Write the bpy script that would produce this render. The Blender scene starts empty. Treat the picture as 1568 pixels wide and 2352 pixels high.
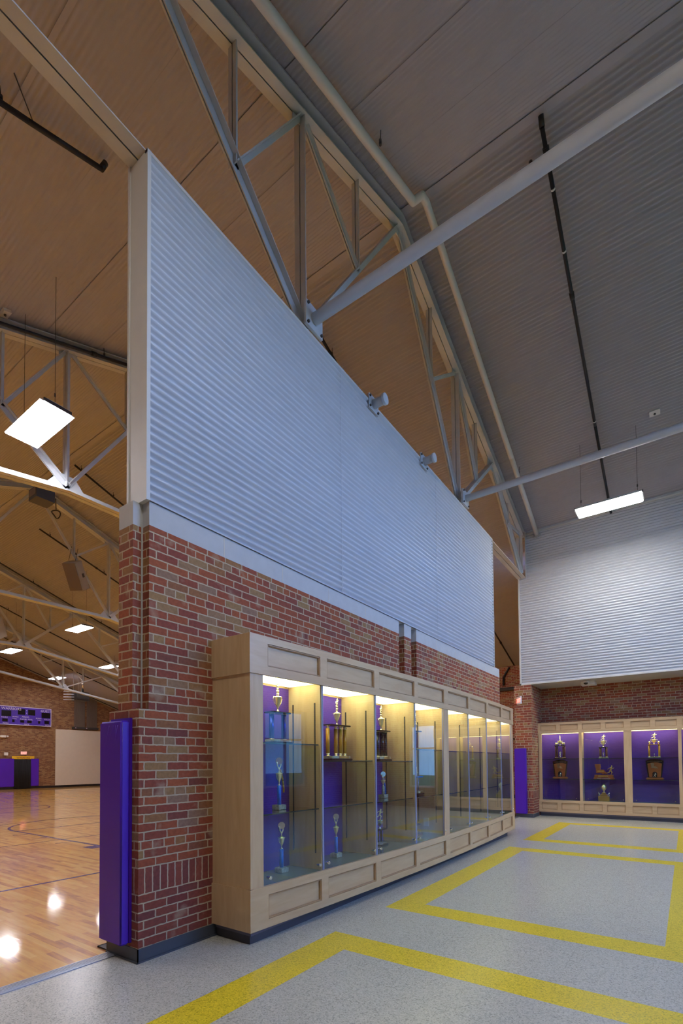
import bpy, bmesh, math, random
from mathutils import Vector, Matrix
random.seed(7)
S = bpy.context.scene
COL = S.collection

# ------------------------------------------------------------------ camera
TH, PI_, RO = 0.61507, 0.029588, -0.0084164
F = Vector((-math.sin(TH)*math.cos(PI_), math.cos(TH)*math.cos(PI_), math.sin(PI_)))
R0 = Vector((math.cos(TH), math.sin(TH), 0)); U0 = R0.cross(F)
R = R0*math.cos(RO) + U0*math.sin(RO); U = R.cross(F)
cd = bpy.data.cameras.new('camera'); cam = bpy.data.objects.new('camera', cd); COL.objects.link(cam)
cam.matrix_world = Matrix(((R.x, U.x, -F.x, 0), (R.y, U.y, -F.y, 0), (R.z, U.z, -F.z, 1.5), (0, 0, 0, 1)))
cd.sensor_fit = 'VERTICAL'; cd.sensor_height = 36.0; cd.sensor_width = 24.0
cd.lens = 1122.0/2352.0*36.0
cd.shift_y = (1718.4-1176.0)/2352.0; cd.shift_x = 0.0
cd.clip_start = 0.05; cd.clip_end = 300
S.camera = cam

# ------------------------------------------------------------------ view, world, light levels
S.view_settings.view_transform = 'Standard'; S.view_settings.look = 'None'
S.view_settings.gamma = 1.0; S.view_settings.use_curve_mapping = False
S.view_settings.exposure = 1.0
S.cycles.use_denoising = True
S.cycles.max_bounces = 10; S.cycles.diffuse_bounces = 5; S.cycles.glossy_bounces = 5
S.cycles.transparent_max_bounces = 24; S.cycles.transmission_bounces = 6
S.cycles.sample_clamp_indirect = 6.0; S.cycles.caustics_reflective = False; S.cycles.caustics_refractive = False
SKY = 7.3            # daylight outside the lobby windows
GYM_LAMP = 29.0      # gym high bays
LOBBY_LAMP = 34.0    # lobby high bays
CASE_LAMP = 3.4      # luminous lids of the display cases
w = bpy.data.worlds.new('world'); S.world = w; w.use_nodes = True
nt = w.node_tree; nt.nodes.clear()
wo = nt.nodes.new('ShaderNodeOutputWorld'); bg = nt.nodes.new('ShaderNodeBackground')
tc = nt.nodes.new('ShaderNodeTexCoord'); sp = nt.nodes.new('ShaderNodeSeparateXYZ'); cr = nt.nodes.new('ShaderNodeValToRGB')
cr.color_ramp.elements[0].position = 0.0; cr.color_ramp.elements[0].color = (0.27, 0.48, 1.0, 1)
cr.color_ramp.elements[1].position = 0.6; cr.color_ramp.elements[1].color = (0.17, 0.36, 1.0, 1)
nt.links.new(tc.outputs['Generated'], sp.inputs[0]); nt.links.new(sp.outputs[2], cr.inputs[0])
nt.links.new(cr.outputs[0], bg.inputs[0]); bg.inputs[1].default_value = SKY
nt.links.new(bg.outputs[0], wo.inputs[0])

# ------------------------------------------------------------------ materials
def srgb(r, g, b):
    f = lambda c: (c/255/12.92 if c <= 10 else ((c/255+0.055)/1.055)**2.4)
    return (f(r), f(g), f(b), 1)

def mat(name, col, rough=0.5, metal=0.0, coat=0.0, noise=0.0, nscale=6.0, bump=0.0, bscale=40.0, spec=0.5, stretch=(1, 1, 1)):
    m = bpy.data.materials.new(name); m.use_nodes = True
    nt = m.node_tree; b = nt.nodes['Principled BSDF']
    b.inputs['Base Color'].default_value = col; b.inputs['Roughness'].default_value = rough
    b.inputs['Metallic'].default_value = metal; b.inputs['Coat Weight'].default_value = coat
    b.inputs['Coat Roughness'].default_value = 0.06
    b.inputs['Specular IOR Level'].default_value = spec
    L = nt.links
    t = nt.nodes.new('ShaderNodeTexCoord'); mp = nt.nodes.new('ShaderNodeMapping'); mp.inputs['Scale'].default_value = stretch
    L.new(t.outputs['Object'], mp.inputs[0])
    n = nt.nodes.new('ShaderNodeTexNoise'); n.inputs['Scale'].default_value = nscale; n.inputs['Detail'].default_value = 5
    L.new(mp.outputs[0], n.inputs['Vector'])
    r = nt.nodes.new('ShaderNodeValToRGB')
    k = max(noise, 0.02)
    r.color_ramp.elements[0].position = 0.3; r.color_ramp.elements[1].position = 0.7
    r.color_ramp.elements[0].color = (col[0]*(1-k), col[1]*(1-k), col[2]*(1-k), 1)
    r.color_ramp.elements[1].color = (min(1, col[0]*(1+k)), min(1, col[1]*(1+k)), min(1, col[2]*(1+k)), 1)
    L.new(n.outputs[0], r.inputs[0]); L.new(r.outputs[0], b.inputs['Base Color'])
    if bump:
        n2 = nt.nodes.new('ShaderNodeTexNoise'); n2.inputs['Scale'].default_value = bscale
        L.new(mp.outputs[0], n2.inputs['Vector'])
        bp = nt.nodes.new('ShaderNodeBump'); bp.inputs['Strength'].default_value = bump; bp.inputs['Distance'].default_value = 0.01
        L.new(n2.outputs[0], bp.inputs['Height']); L.new(bp.outputs[0], b.inputs['Normal'])
    return m

def emit(name, col, s):
    m = bpy.data.materials.new(name); m.use_nodes = True; nt = m.node_tree
    b = nt.nodes['Principled BSDF']; b.inputs['Base Color'].default_value = (0.8, 0.8, 0.8, 1)
    b.inputs['Emission Color'].default_value = col; b.inputs['Emission Strength'].default_value = s
    return m

def math_node(nt, op, a=None, b=None, c=None):
    n = nt.nodes.new('ShaderNodeMath'); n.operation = op
    for i, v in enumerate((a, b, c)):
        if v is None: continue
        if isinstance(v, (int, float)): n.inputs[i].default_value = v
        else: nt.links.new(v, n.inputs[i])
    return n.outputs[0]

def brick_material(name, ramp, mortar, soldier=True, low=None):
    """common bond: stretchers, every sixth row headers, one soldier row; UV = metres along wall, height"""
    m = bpy.data.materials.new(name); m.use_nodes = True; nt = m.node_tree; L = nt.links
    b = nt.nodes['Principled BSDF']; b.inputs['Roughness'].default_value = 0.85
    uv = nt.nodes.new('ShaderNodeUVMap'); uv.uv_map = 'UVMap'
    nz = nt.nodes.new('ShaderNodeTexNoise'); nz.inputs['Scale'].default_value = 22; nz.inputs['Detail'].default_value = 3
    L.new(uv.outputs[0], nz.inputs['Vector'])
    sub = nt.nodes.new('ShaderNodeVectorMath'); sub.operation = 'SUBTRACT'; sub.inputs[1].default_value = (0.5, 0.5, 0.5)
    L.new(nz.outputs['Color'], sub.inputs[0])
    scl = nt.nodes.new('ShaderNodeVectorMath'); scl.operation = 'SCALE'; scl.inputs['Scale'].default_value = 0.011
    L.new(sub.outputs[0], scl.inputs[0])
    add = nt.nodes.new('ShaderNodeVectorMath'); add.operation = 'ADD'
    L.new(uv.outputs[0], add.inputs[0]); L.new(scl.outputs[0], add.inputs[1])
    sep = nt.nodes.new('ShaderNodeSeparateXYZ'); L.new(add.outputs[0], sep.inputs[0])
    u = sep.outputs[0]; v = math_node(nt, 'SUBTRACT', sep.outputs[1], 0.507)
    H = 0.0674
    def tex(uo, vo, bw, rh, off):
        c = nt.nodes.new('ShaderNodeCombineXYZ'); L.new(uo, c.inputs[0]); L.new(vo, c.inputs[1])
        t = nt.nodes.new('ShaderNodeTexBrick'); t.inputs['Scale'].default_value = 1.0
        t.inputs['Color1'].default_value = (0, 0, 0, 1); t.inputs['Color2'].default_value = (1, 1, 1, 1)
        t.inputs['Mortar'].default_value = (0, 0, 0, 1)
        t.inputs['Mortar Size'].default_value = 0.0062; t.inputs['Mortar Smooth'].default_value = 0.25
        t.inputs['Brick Width'].default_value = bw; t.inputs['Row Height'].default_value = rh
        t.offset = off; t.squash = 1.0
        L.new(c.outputs[0], t.inputs[0]); return t
    ub = math_node(nt, 'ADD', u, 50.0); vb = math_node(nt, 'ADD', v, H*60)
    st = tex(ub, vb, 0.2035, H, 0.5)
    hd = tex(ub, vb, 0.1017, H, 0.5)
    sd = tex(ub, math_node(nt, 'ADD', v, H*30), 0.0678, H*3, 0.0)
    row = math_node(nt, 'FLOOR', math_node(nt, 'DIVIDE', v, H))
    md = math_node(nt, 'MODULO', math_node(nt, 'ADD', row, 55.0), 6.0)   # header rows
    ishead = math_node(nt, 'LESS_THAN', math_node(nt, 'ABSOLUTE', math_node(nt, 'SUBTRACT', md, 0.0)), 0.5)
    above = math_node(nt, 'GREATER_THAN', row, 2.5)
    ishead = math_node(nt, 'MULTIPLY', ishead, above)
    issol = math_node(nt, 'MULTIPLY', math_node(nt, 'GREATER_THAN', v, 0.0), math_node(nt, 'LESS_THAN', v, H*3)) if soldier else None
    def mixc(f, a, c):
        n = nt.nodes.new('ShaderNodeMix'); n.data_type = 'RGBA'; L.new(f, n.inputs[0]); L.new(a, n.inputs[6]); L.new(c, n.inputs[7]); return n.outputs[2]
    colr = mixc(ishead, st.outputs['Color'], hd.outputs['Color']); fr = mixc(ishead, st.outputs['Fac'], hd.outputs['Fac'])
    if issol is not None:
        colr = mixc(issol, colr, sd.outputs['Color']); fr = mixc(issol, fr, sd.outputs['Fac'])
    rp = nt.nodes.new('ShaderNodeValToRGB'); rp.color_ramp.interpolation = 'LINEAR'
    els = rp.color_ramp.elements
    els[0].position = ramp[0][0]; els[0].color = ramp[0][1]; els[1].position = ramp[-1][0]; els[1].color = ramp[-1][1]
    for p, c in ramp[1:-1]:
        e = els.new(p); e.color = c
    L.new(colr, rp.inputs[0])
    outc = rp.outputs[0]
    if low:      # the soldier course and the courses under it are all red bricks
        r2 = nt.nodes.new('ShaderNodeValToRGB'); e2 = r2.color_ramp.elements
        e2[0].position = low[0][0]; e2[0].color = low[0][1]; e2[1].position = low[-1][0]; e2[1].color = low[-1][1]
        for p, c in low[1:-1]: q = e2.new(p); q.color = c
        L.new(colr, r2.inputs[0]); outc = mixc(math_node(nt, 'LESS_THAN', v, H*3), outc, r2.outputs[0])
    n3 = nt.nodes.new('ShaderNodeTexNoise'); n3.inputs['Scale'].default_value = 35; n3.inputs['Detail'].default_value = 6
    L.new(uv.outputs[0], n3.inputs['Vector'])
    mu = nt.nodes.new('ShaderNodeMix'); mu.data_type = 'RGBA'; mu.blend_type = 'MULTIPLY'; mu.inputs[0].default_value = 0.55
    L.new(outc, mu.inputs[6]); L.new(n3.outputs[0], mu.inputs[7])
    br = nt.nodes.new('ShaderNodeVectorMath'); br.operation = 'SCALE'; br.inputs['Scale'].default_value = 1.3
    L.new(mu.outputs[2], br.inputs[0])
    # smeared mortar: shift the mortar mask with a second noise
    n4 = nt.nodes.new('ShaderNodeTexNoise'); n4.inputs['Scale'].default_value = 5; n4.inputs['Detail'].default_value = 6
    L.new(uv.outputs[0], n4.inputs['Vector'])
    sm = math_node(nt, 'MULTIPLY', math_node(nt, 'MAXIMUM', math_node(nt, 'SUBTRACT', n4.outputs[0], 0.60), 0.0), 3.2)
    fsum = math_node(nt, 'MINIMUM', math_node(nt, 'ADD', fr, sm), 1.0)
    mm = nt.nodes.new('ShaderNodeMix'); mm.data_type = 'RGBA'
    L.new(fsum, mm.inputs[0]); L.new(br.outputs[0], mm.inputs[6]); mm.inputs[7].default_value = mortar
    L.new(mm.outputs[2], b.inputs['Base Color'])
    hgt = math_node(nt, 'ADD', math_node(nt, 'SUBTRACT', 1.0, fr), math_node(nt, 'MULTIPLY', n3.outputs[0], 0.35))
    bp = nt.nodes.new('ShaderNodeBump'); bp.inputs['Strength'].default_value = 0.75; bp.inputs['Distance'].default_value = 0.008
    L.new(hgt, bp.inputs['Height']); L.new(bp.outputs[0], b.inputs['Normal'])
    return m

RAMP = [(0.0, srgb(138, 68, 52)), (0.28, srgb(152, 76, 50)), (0.50, srgb(164, 86, 48)), (0.64, srgb(126, 66, 56)), (0.74, srgb(152, 100, 60)), (0.86, srgb(160, 122, 76)), (1.0, srgb(148, 112, 90))]
RAMPS = [(0.0, srgb(124, 60, 54)), (0.35, srgb(136, 66, 52)), (0.7, srgb(146, 74, 54)), (1.0, srgb(122, 64, 58))]
RAMPG = [(0.0, srgb(112, 74, 52)), (0.4, srgb(126, 84, 58)), (0.7, srgb(142, 104, 70)), (1.0, srgb(154, 120, 82))]
M = {}
M['brick'] = brick_material('red_brick', RAMP, srgb(190, 170, 140), low=RAMPS)
M['brickgym'] = brick_material('gym_brick', RAMPG, srgb(145, 120, 90), soldier=False)

def floor_tile_material(name, c, seams=True):
    m = mat(name, c, rough=0.22, noise=0.0, spec=0.5); nt = m.node_tree; L = nt.links; b = nt.nodes['Principled BSDF']
    t = nt.nodes.new('ShaderNodeTexCoord')
    v = nt.nodes.new('ShaderNodeTexVoronoi'); v.inputs['Scale'].default_value = 130
    L.new(t.outputs['Object'], v.inputs['Vector'])
    sx = nt.nodes.new('ShaderNodeSeparateColor'); L.new(v.outputs['Color'], sx.inputs[0])
    r = nt.nodes.new('ShaderNodeValToRGB'); r.color_ramp.interpolation = 'CONSTANT'
    e = r.color_ramp.elements; k = 1.0
    e[0].position = 0; e[0].color = (c[0]*.68, c[1]*.68, c[2]*.68, 1)
    e[1].position = 0.10; e[1].color = (c[0]*.85, c[1]*.85, c[2]*.85, 1)
    for p, kk in ((0.3, 0.97), (0.5, 1.03), (0.86, 1.14)):
        q = e.new(p); q.color = (min(1, c[0]*kk), min(1, c[1]*kk), min(1, c[2]*kk), 1)
    L.new(sx.outputs[0], r.inputs[0])
    br = nt.nodes.new('ShaderNodeTexBrick'); br.offset = 0.0; br.inputs['Scale'].default_value = 1
    br.inputs['Brick Width'].default_value = 0.305; br.inputs['Row Height'].default_value = 0.305; br.inputs['Mortar Size'].default_value = 0.0008
    mp = nt.nodes.new('ShaderNodeMapping'); mp.inputs['Location'].default_value = (50*0.305+0.15, 50*0.305-0.047, 0)
    L.new(t.outputs['Object'], mp.inputs[0]); L.new(mp.outputs[0], br.inputs[0])
    n = nt.nodes.new('ShaderNodeTexNoise'); n.inputs['Scale'].default_value = 1.3; n.inputs['Detail'].default_value = 6
    L.new(t.outputs['Object'], n.inputs['Vector'])
    dk = nt.nodes.new('ShaderNodeMix'); dk.data_type = 'RGBA'; dk.blend_type = 'MULTIPLY'
    L.new(math_node(nt, 'MULTIPLY', br.outputs['Fac'], 0.3), dk.inputs[0]); L.new(r.outputs[0], dk.inputs[6]); dk.inputs[7].default_value = (0.35, 0.33, 0.3, 1)
    L.new(dk.outputs[2], b.inputs['Base Color'])
    rr = nt.nodes.new('ShaderNodeMapRange'); rr.inputs[1].default_value = 0.3; rr.inputs[2].default_value = 0.7
    rr.inputs[3].default_value = 0.25; rr.inputs[4].default_value = 0.25
    L.new(n.outputs[0], rr.inputs[0]); L.new(rr.outputs[0], b.inputs['Roughness'])
    return m
M['tile'] = floor_tile_material('speckled_grey_tile', srgb(196, 193, 178))
M['yellow'] = floor_tile_material('yellow_tile', srgb(236, 208, 50))

def wood_floor():
    m = bpy.data.materials.new('maple_court'); m.use_nodes = True; nt = m.node_tree; L = nt.links; b = nt.nodes['Principled BSDF']
    t = nt.nodes.new('ShaderNodeTexCoord')
    br = nt.nodes.new('ShaderNodeTexBrick'); br.offset = 0.37; br.offset_frequency = 2; br.inputs['Scale'].default_value = 1
    br.inputs['Color1'].default_value = (0, 0, 0, 1); br.inputs['Color2'].default_value = (1, 1, 1, 1); br.inputs['Mortar'].default_value = (0.3, 0.3, 0.3, 1)
    br.inputs['Brick Width'].default_value = 0.62; br.inputs['Row Height'].default_value = 0.057; br.inputs['Mortar Size'].default_value = 0.0006
    mp = nt.nodes.new('ShaderNodeMapping'); mp.inputs['Location'].default_value = (60, 60, 0)
    L.new(t.outputs['Object'], mp.inputs[0]); L.new(mp.outputs[0], br.inputs[0])
    mp2 = nt.nodes.new('ShaderNodeMapping'); mp2.inputs['Scale'].default_value = (2.2, 14, 1); L.new(t.outputs['Object'], mp2.inputs[0])
    n = nt.nodes.new('ShaderNodeTexNoise'); n.inputs['Scale'].default_value = 2; n.inputs['Detail'].default_value = 7; L.new(mp2.outputs[0], n.inputs['Vector'])
    s = math_node(nt, 'ADD', math_node(nt, 'MULTIPLY', br.outputs['Color'], 0.42), math_node(nt, 'MULTIPLY', n.outputs[0], 0.58))
    r = nt.nodes.new('ShaderNodeValToRGB'); e = r.color_ramp.elements
    e[0].position = 0.22; e[0].color = srgb(174, 106, 30); e[1].position = 0.75; e[1].color = srgb(238, 190, 98)
    q = e.new(0.42); q.color = srgb(220, 154, 54); q = e.new(0.55); q.color = srgb(230, 170, 66)
    L.new(s, r.inputs[0]); L.new(r.outputs[0], b.inputs['Base Color'])
    b.inputs['Roughness'].default_value = 0.32; b.inputs['Coat Weight'].default_value = 0.9; b.inputs['Coat Roughness'].default_value = 0.07
    bp = nt.nodes.new('ShaderNodeBump'); bp.inputs['Strength'].default_value = 0.06; bp.inputs['Distance'].default_value = 0.004
    L.new(n.outputs[0], bp.inputs['Height']); L.new(bp.outputs[0], b.inputs['Coat Normal'])
    return m
M['court'] = wood_floor()

def maple(name, c1, c2, axis):
    m = bpy.data.materials.new(name); m.use_nodes = True; nt = m.node_tree; L = nt.links; b = nt.nodes['Principled BSDF']
    t = nt.nodes.new('ShaderNodeTexCoord'); mp = nt.nodes.new('ShaderNodeMapping')
    mp.inputs['Scale'].default_value = {'z': (5, 5, 0.7), 'y': (5, 0.7, 5), 'x': (0.7, 5, 5)}[axis]
    L.new(t.outputs['Object'], mp.inputs[0])
    n = nt.nodes.new('ShaderNodeTexNoise'); n.inputs['Scale'].default_value = 3; n.inputs['Detail'].default_value = 8; n.inputs['Distortion'].default_value = 0.6
    L.new(mp.outputs[0], n.inputs['Vector'])
    r = nt.nodes.new('ShaderNodeValToRGB'); e = r.color_ramp.elements
    e[0].position = 0.3; e[0].color = c1; e[1].position = 0.7; e[1].color = c2
    L.new(n.outputs[0], r.inputs[0]); L.new(r.outputs[0], b.inputs['Base Color'])
    b.inputs['Roughness'].default_value = 0.38; b.inputs['Coat Weight'].default_value = 0.15; b.inputs['Coat Roughness'].default_value = 0.2
    return m
M['maple'] = maple('maple_upright', srgb(202, 168, 126), srgb(216, 187, 144), 'z')
M['maplerail'] = maple('maple_rail', srgb(202, 168, 126), srgb(216, 187, 144), 'y')
M['maplebeadshade'] = maple('maple_bead', srgb(180, 144, 104), srgb(194, 158, 116), 'z')  # bead outline shade put into the colour, darker than the rail maple
M['maplerailx'] = maple('maple_rail_x', srgb(202, 168, 126), srgb(216, 187, 144), 'x')

def glass_mat(name, tint, k=1.35, base=0.0):
    m = bpy.data.materials.new(name); m.use_nodes = True; nt = m.node_tree; L = nt.links
    nt.nodes.remove(nt.nodes['Principled BSDF']); out = nt.nodes['Material Output']
    tr = nt.nodes.new('ShaderNodeBsdfTransparent'); tr.inputs[0].default_value = tint
    gl = nt.nodes.new('ShaderNodeBsdfGlossy'); gl.inputs['Roughness'].default_value = 0.0; gl.inputs[0].default_value = (1, 1, 1, 1)
    lw = nt.nodes.new('ShaderNodeLayerWeight'); lw.inputs[0].default_value = 0.5      # Schlick reflectance, the same from both faces
    f = math_node(nt, 'MINIMUM', math_node(nt, 'ADD', math_node(nt, 'MULTIPLY', math_node(nt, 'POWER', lw.outputs['Facing'], 4.0), k), 0.045*k+base), 1.0)
    mx = nt.nodes.new('ShaderNodeMixShader'); L.new(f, mx.inputs[0]); L.new(tr.outputs[0], mx.inputs[1]); L.new(gl.outputs[0], mx.inputs[2])
    L.new(mx.outputs[0], out.inputs[0]); return m
M['glass'] = glass_mat('clear_glass', (0.95, 0.98, 0.97, 1), 0.95)
M['tinted'] = glass_mat('tinted_window_glass', (0.30, 0.36, 0.36, 1), 1.0)
M['shelfglass'] = glass_mat('green_edge_glass', (0.72, 0.84, 0.80, 1), 1.2)
M['metalpanel'] = mat('off_white_perforated_metal', srgb(194, 196, 200), rough=0.42, spec=0.5)
M['paintmetal'] = mat('off_white_painted_metal', srgb(206, 204, 198), rough=0.45)
M['deck'] = mat('off_white_roof_deck', srgb(162, 161, 170), rough=0.6)
M['steel'] = mat('off_white_truss_paint', srgb(188, 192, 196), rough=0.5, noise=0.06, nscale=3)
M['pipewhite'] = mat('white_pipe_paint', srgb(205, 207, 208), rough=0.35)
M['stone'] = mat('pale_grey_cast_stone', srgb(188, 188, 186), rough=0.7, noise=0.04, nscale=9)
M['black'] = mat('black_pipe_paint', srgb(26, 25, 30), rough=0.45)
M['dark'] = mat('dark_grey_metal', srgb(58, 58, 60), rough=0.5)
M['base'] = mat('dark_grey_vinyl', srgb(72, 76, 84), rough=0.42)
M['plinth'] = mat('dusky_plinth_board', srgb(112, 106, 122), rough=0.6)
M['kick'] = mat('dark_kick_vinyl', srgb(74, 74, 82), rough=0.5)
M['purplepad'] = mat('purple_vinyl_pad', srgb(78, 28, 178), rough=0.36, noise=0.05, nscale=2, bump=0.15, bscale=5)
M['purplecloth'] = mat('purple_fabric', srgb(82, 48, 158), rough=0.9, noise=0.08, nscale=60)
M['casefloor'] = mat('grey_green_laminate', srgb(118, 130, 118), rough=0.12)
M['alu'] = mat('ribbed_aluminium', srgb(176, 178, 186), rough=0.32, metal=0.8)
M['gold'] = mat('polished_gold', (0.95, 0.85, 0.52, 1), rough=0.28, metal=1.0)
M['silver'] = mat('polished_silver', (0.82, 0.82, 0.76, 1), rough=0.18, metal=1.0)
M['brass'] = mat('antique_brass', (0.62, 0.42, 0.16, 1), rough=0.28, metal=1.0)
M['marble'] = mat('pale_green_marble', srgb(168, 176, 156), rough=0.2, noise=0.3, nscale=40)
M['bluecol'] = mat('bright_blue_column', srgb(10, 118, 232), rough=0.3)
M['navycol'] = mat('navy_column', srgb(26, 50, 170), rough=0.25, metal=0.5)
M['redcol'] = mat('dark_red_column', srgb(120, 26, 30), rough=0.3, metal=0.3)
M['goldcol'] = mat('amber_column', srgb(206, 150, 40), rough=0.3)
M['blackcol'] = mat('black_column', srgb(38, 36, 44), rough=0.25, metal=0.2)
M['browncol'] = mat('walnut_column', srgb(104, 58, 44), rough=0.4)
M['walnut'] = mat('walnut_wood', srgb(150, 84, 40), rough=0.35, noise=0.15, nscale=8, stretch=(1, 1, 6))
M['whitewall'] = mat('cream_wall_paint', srgb(206, 198, 184), rough=0.8)
M['white'] = mat('white_plastic', srgb(215, 214, 210), rough=0.4)
M['ink'] = mat('dark_purple_ink', srgb(52, 20, 60), rough=0.7)
M['lettering'] = mat('pale_lilac_lettering', srgb(205, 195, 225), rough=0.6)
M['scorepurple'] = mat('scoreboard_purple', srgb(64, 30, 150), rough=0.5)
M['blackpanel'] = mat('black_display_glass', srgb(20, 18, 24), rough=0.2)
M['yellowsign'] = mat('yellow_banner', srgb(224, 178, 30), rough=0.6)
M['curtain'] = mat('black_curtain', srgb(26, 24, 28), rough=0.9)
M['redletter'] = emit('red_exit_letters', (1.0, 0.09, 0.07, 1), 2.5)
M['gymlens'] = emit('gym_lamp_lens', (0.93, 0.91, 1.0, 1), GYM_LAMP)
M['lobbylens'] = emit('lobby_lamp_lens', (1.0, 0.985, 0.95, 1), LOBBY_LAMP)
M['caselens'] = emit('case_lid_lens', (0.94, 0.95, 0.52, 1), CASE_LAMP)
M['grass'] = mat('lawn', srgb(86, 110, 50), rough=1.0, noise=0.2)
M['edge'] = mat('polished_glass_edge', srgb(176, 184, 226), rough=0.2)
M['courtline'] = mat('purple_floor_paint', srgb(66, 32, 120), rough=0.25, coat=0.6)
M['orange'] = mat('orange_plastic', srgb(206, 130, 40), rough=0.5)
M['plaster'] = mat('plain_wall_paint', srgb(190, 182, 170), rough=0.8)
M['louver'] = mat('grey_rod_metal', srgb(112, 100, 92), rough=0.5)
M['bluewhite'] = mat('pale_blue_metal', srgb(200, 205, 225), rough=0.4)

# ------------------------------------------------------------------ builders
def tag(o, label=None, cat=None, group=None, kind=None):
    if label: o['label'] = label
    if cat: o['category'] = cat
    if group: o['group'] = group
    if kind: o['kind'] = kind
    return o

def empty(name, loc=(0, 0, 0)):
    o = bpy.data.objects.new(name, None); COL.objects.link(o); o.location = loc; o.empty_display_size = 0.05; return o

def copy_tree(o, parent=None):
    c = o.copy(); COL.objects.link(c); c.parent = parent
    for ch in o.children: copy_tree(ch, c)
    return c

class MB:
    def __init__(s): s.bm = bmesh.new(); s.mi = 0
    def _f(s, vs):
        try:
            f = s.bm.faces.new(vs); f.material_index = s.mi; return f
        except ValueError: return None
    def box(s, x0, x1, y0, y1, z0, z1):
        v = [s.bm.verts.new((x, y, z)) for x in (x0, x1) for y in (y0, y1) for z in (z0, z1)]
        for q in ((0, 1, 3, 2), (4, 6, 7, 5), (0, 4, 5, 1), (2, 3, 7, 6), (0, 2, 6, 4), (1, 5, 7, 3)): s._f([v[i] for i in q])
        return s
    def obox(s, o, ax, ay, az, x0, x1, y0, y1, z0, z1):
        """box in a local frame"""
        o = Vector(o); ax, ay, az = Vector(ax), Vector(ay), Vector(az)
        v = [s.bm.verts.new(o+ax*x+ay*y+az*z) for x in (x0, x1) for y in (y0, y1) for z in (z0, z1)]
        for q in ((0, 1, 3, 2), (4, 6, 7, 5), (0, 4, 5, 1), (2, 3, 7, 6), (0, 2, 6, 4), (1, 5, 7, 3)): s._f([v[i] for i in q])
        return s
    def bar(s, p, q, wx, wn, off=(0, 0)):
        """bar between p and q lying in a plane x=const: wx = width along X, wn = width across in the plane"""
        p, q = Vector(p), Vector(q); d = (q-p); L = d.length; d.normalize()
        ax = Vector((1, 0, 0)); ay = d; az = ax.cross(ay).normalized()
        if az.z < 0: az = -az
        s.obox(p, ax, ay, az, off[0]-wx/2, off[0]+wx/2, 0, L, off[1]-wn/2, off[1]+wn/2); return s
    def prism(s, pts, z0, z1):
        a = [s.bm.verts.new((x, y, z0)) for x, y in pts]; b = [s.bm.verts.new((x, y, z1)) for x, y in pts]
        s._f(a[::-1]); s._f(b)
        n = len(pts)
        for i in range(n): s._f([a[i], a[(i+1) % n], b[(i+1) % n], b[i]])
        return s
    def tube(s, p, q, r, r2=None, n=12, cap=True):
        p, q = Vector(p), Vector(q); r2 = r if r2 is None else r2
        d = (q-p).normalized(); a = d.orthogonal().normalized(); b = d.cross(a)
        A = [s.bm.verts.new(p+(a*math.cos(t)+b*math.sin(t))*r) for t in [2*math.pi*i/n for i in range(n)]]
        B = [s.bm.verts.new(q+(a*math.cos(t)+b*math.sin(t))*r2) for t in [2*math.pi*i/n for i in range(n)]]
        for i in range(n): 
            f = s._f([A[i], A[(i+1) % n], B[(i+1) % n], B[i]])
            if f: f.smooth = True
        if cap: s._f(A[::-1]); s._f(B)
        return s
    def path(s, pts, r, n=10):
        for i in range(len(pts)-1):
            s.tube(pts[i], pts[i+1], r, n=n, cap=(i == 0 or i == len(pts)-2))
            if i: s.ball(pts[i], r, n)
        return s
    def ball(s, c, r, n=10, sc=(1, 1, 1)):
        bmesh.ops.create_uvsphere(s.bm, u_segments=n, v_segments=max(6, n//2), radius=r, matrix=Matrix.Translation(c) @ Matrix.Diagonal((*sc, 1)))
        return s
    def lathe(s, c, prof, n=16):
        rings = []
        for r, z in prof: rings.append([s.bm.verts.new((c[0]+r*math.cos(2*math.pi*i/n), c[1]+r*math.sin(2*math.pi*i/n), c[2]+z)) for i in range(n)])
        for a, b in zip(rings, rings[1:]):
            for i in range(n):
                f = s._f([a[i], a[(i+1) % n], b[(i+1) % n], b[i]])
                if f: f.smooth = True
        s._f(rings[0][::-1]); s._f(rings[-1]); return s
    def build(s, name, m, parent=None, recalc=True, loc=None):
        if recalc: bmesh.ops.recalc_face_normals(s.bm, faces=s.bm.faces)
        me = bpy.data.meshes.new(name); s.bm.to_mesh(me); s.bm.free()
        for x in (m if isinstance(m, (list, tuple)) else [m]): me.materials.append(x)
        o = bpy.data.objects.new(name, me); COL.objects.link(o)
        if parent is not None:
            o.parent = parent
        if loc: o.location = loc
        return o

def wall_uv(o):
    """UV in metres: horizontal distance along the face, height"""
    me = o.data; uvl = me.uv_layers.new(name='UVMap')
    for p in me.polygons:
        n = p.normal
        for li in p.loop_indices:
            v = me.vertices[me.loops[li].vertex_index].co
            if abs(n.z) > 0.7: uvl.data[li].uv = (v.x, v.y)
            elif abs(n.x) > abs(n.y): uvl.data[li].uv = (v.y, v.z)
            else: uvl.data[li].uv = (v.x+0.05, v.z)
    return o

def shift(o, root):
    """geometry was written in world coordinates: bring it into the root's frame"""
    o.data.transform(Matrix.Translation(-root.location)); return o

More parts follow.
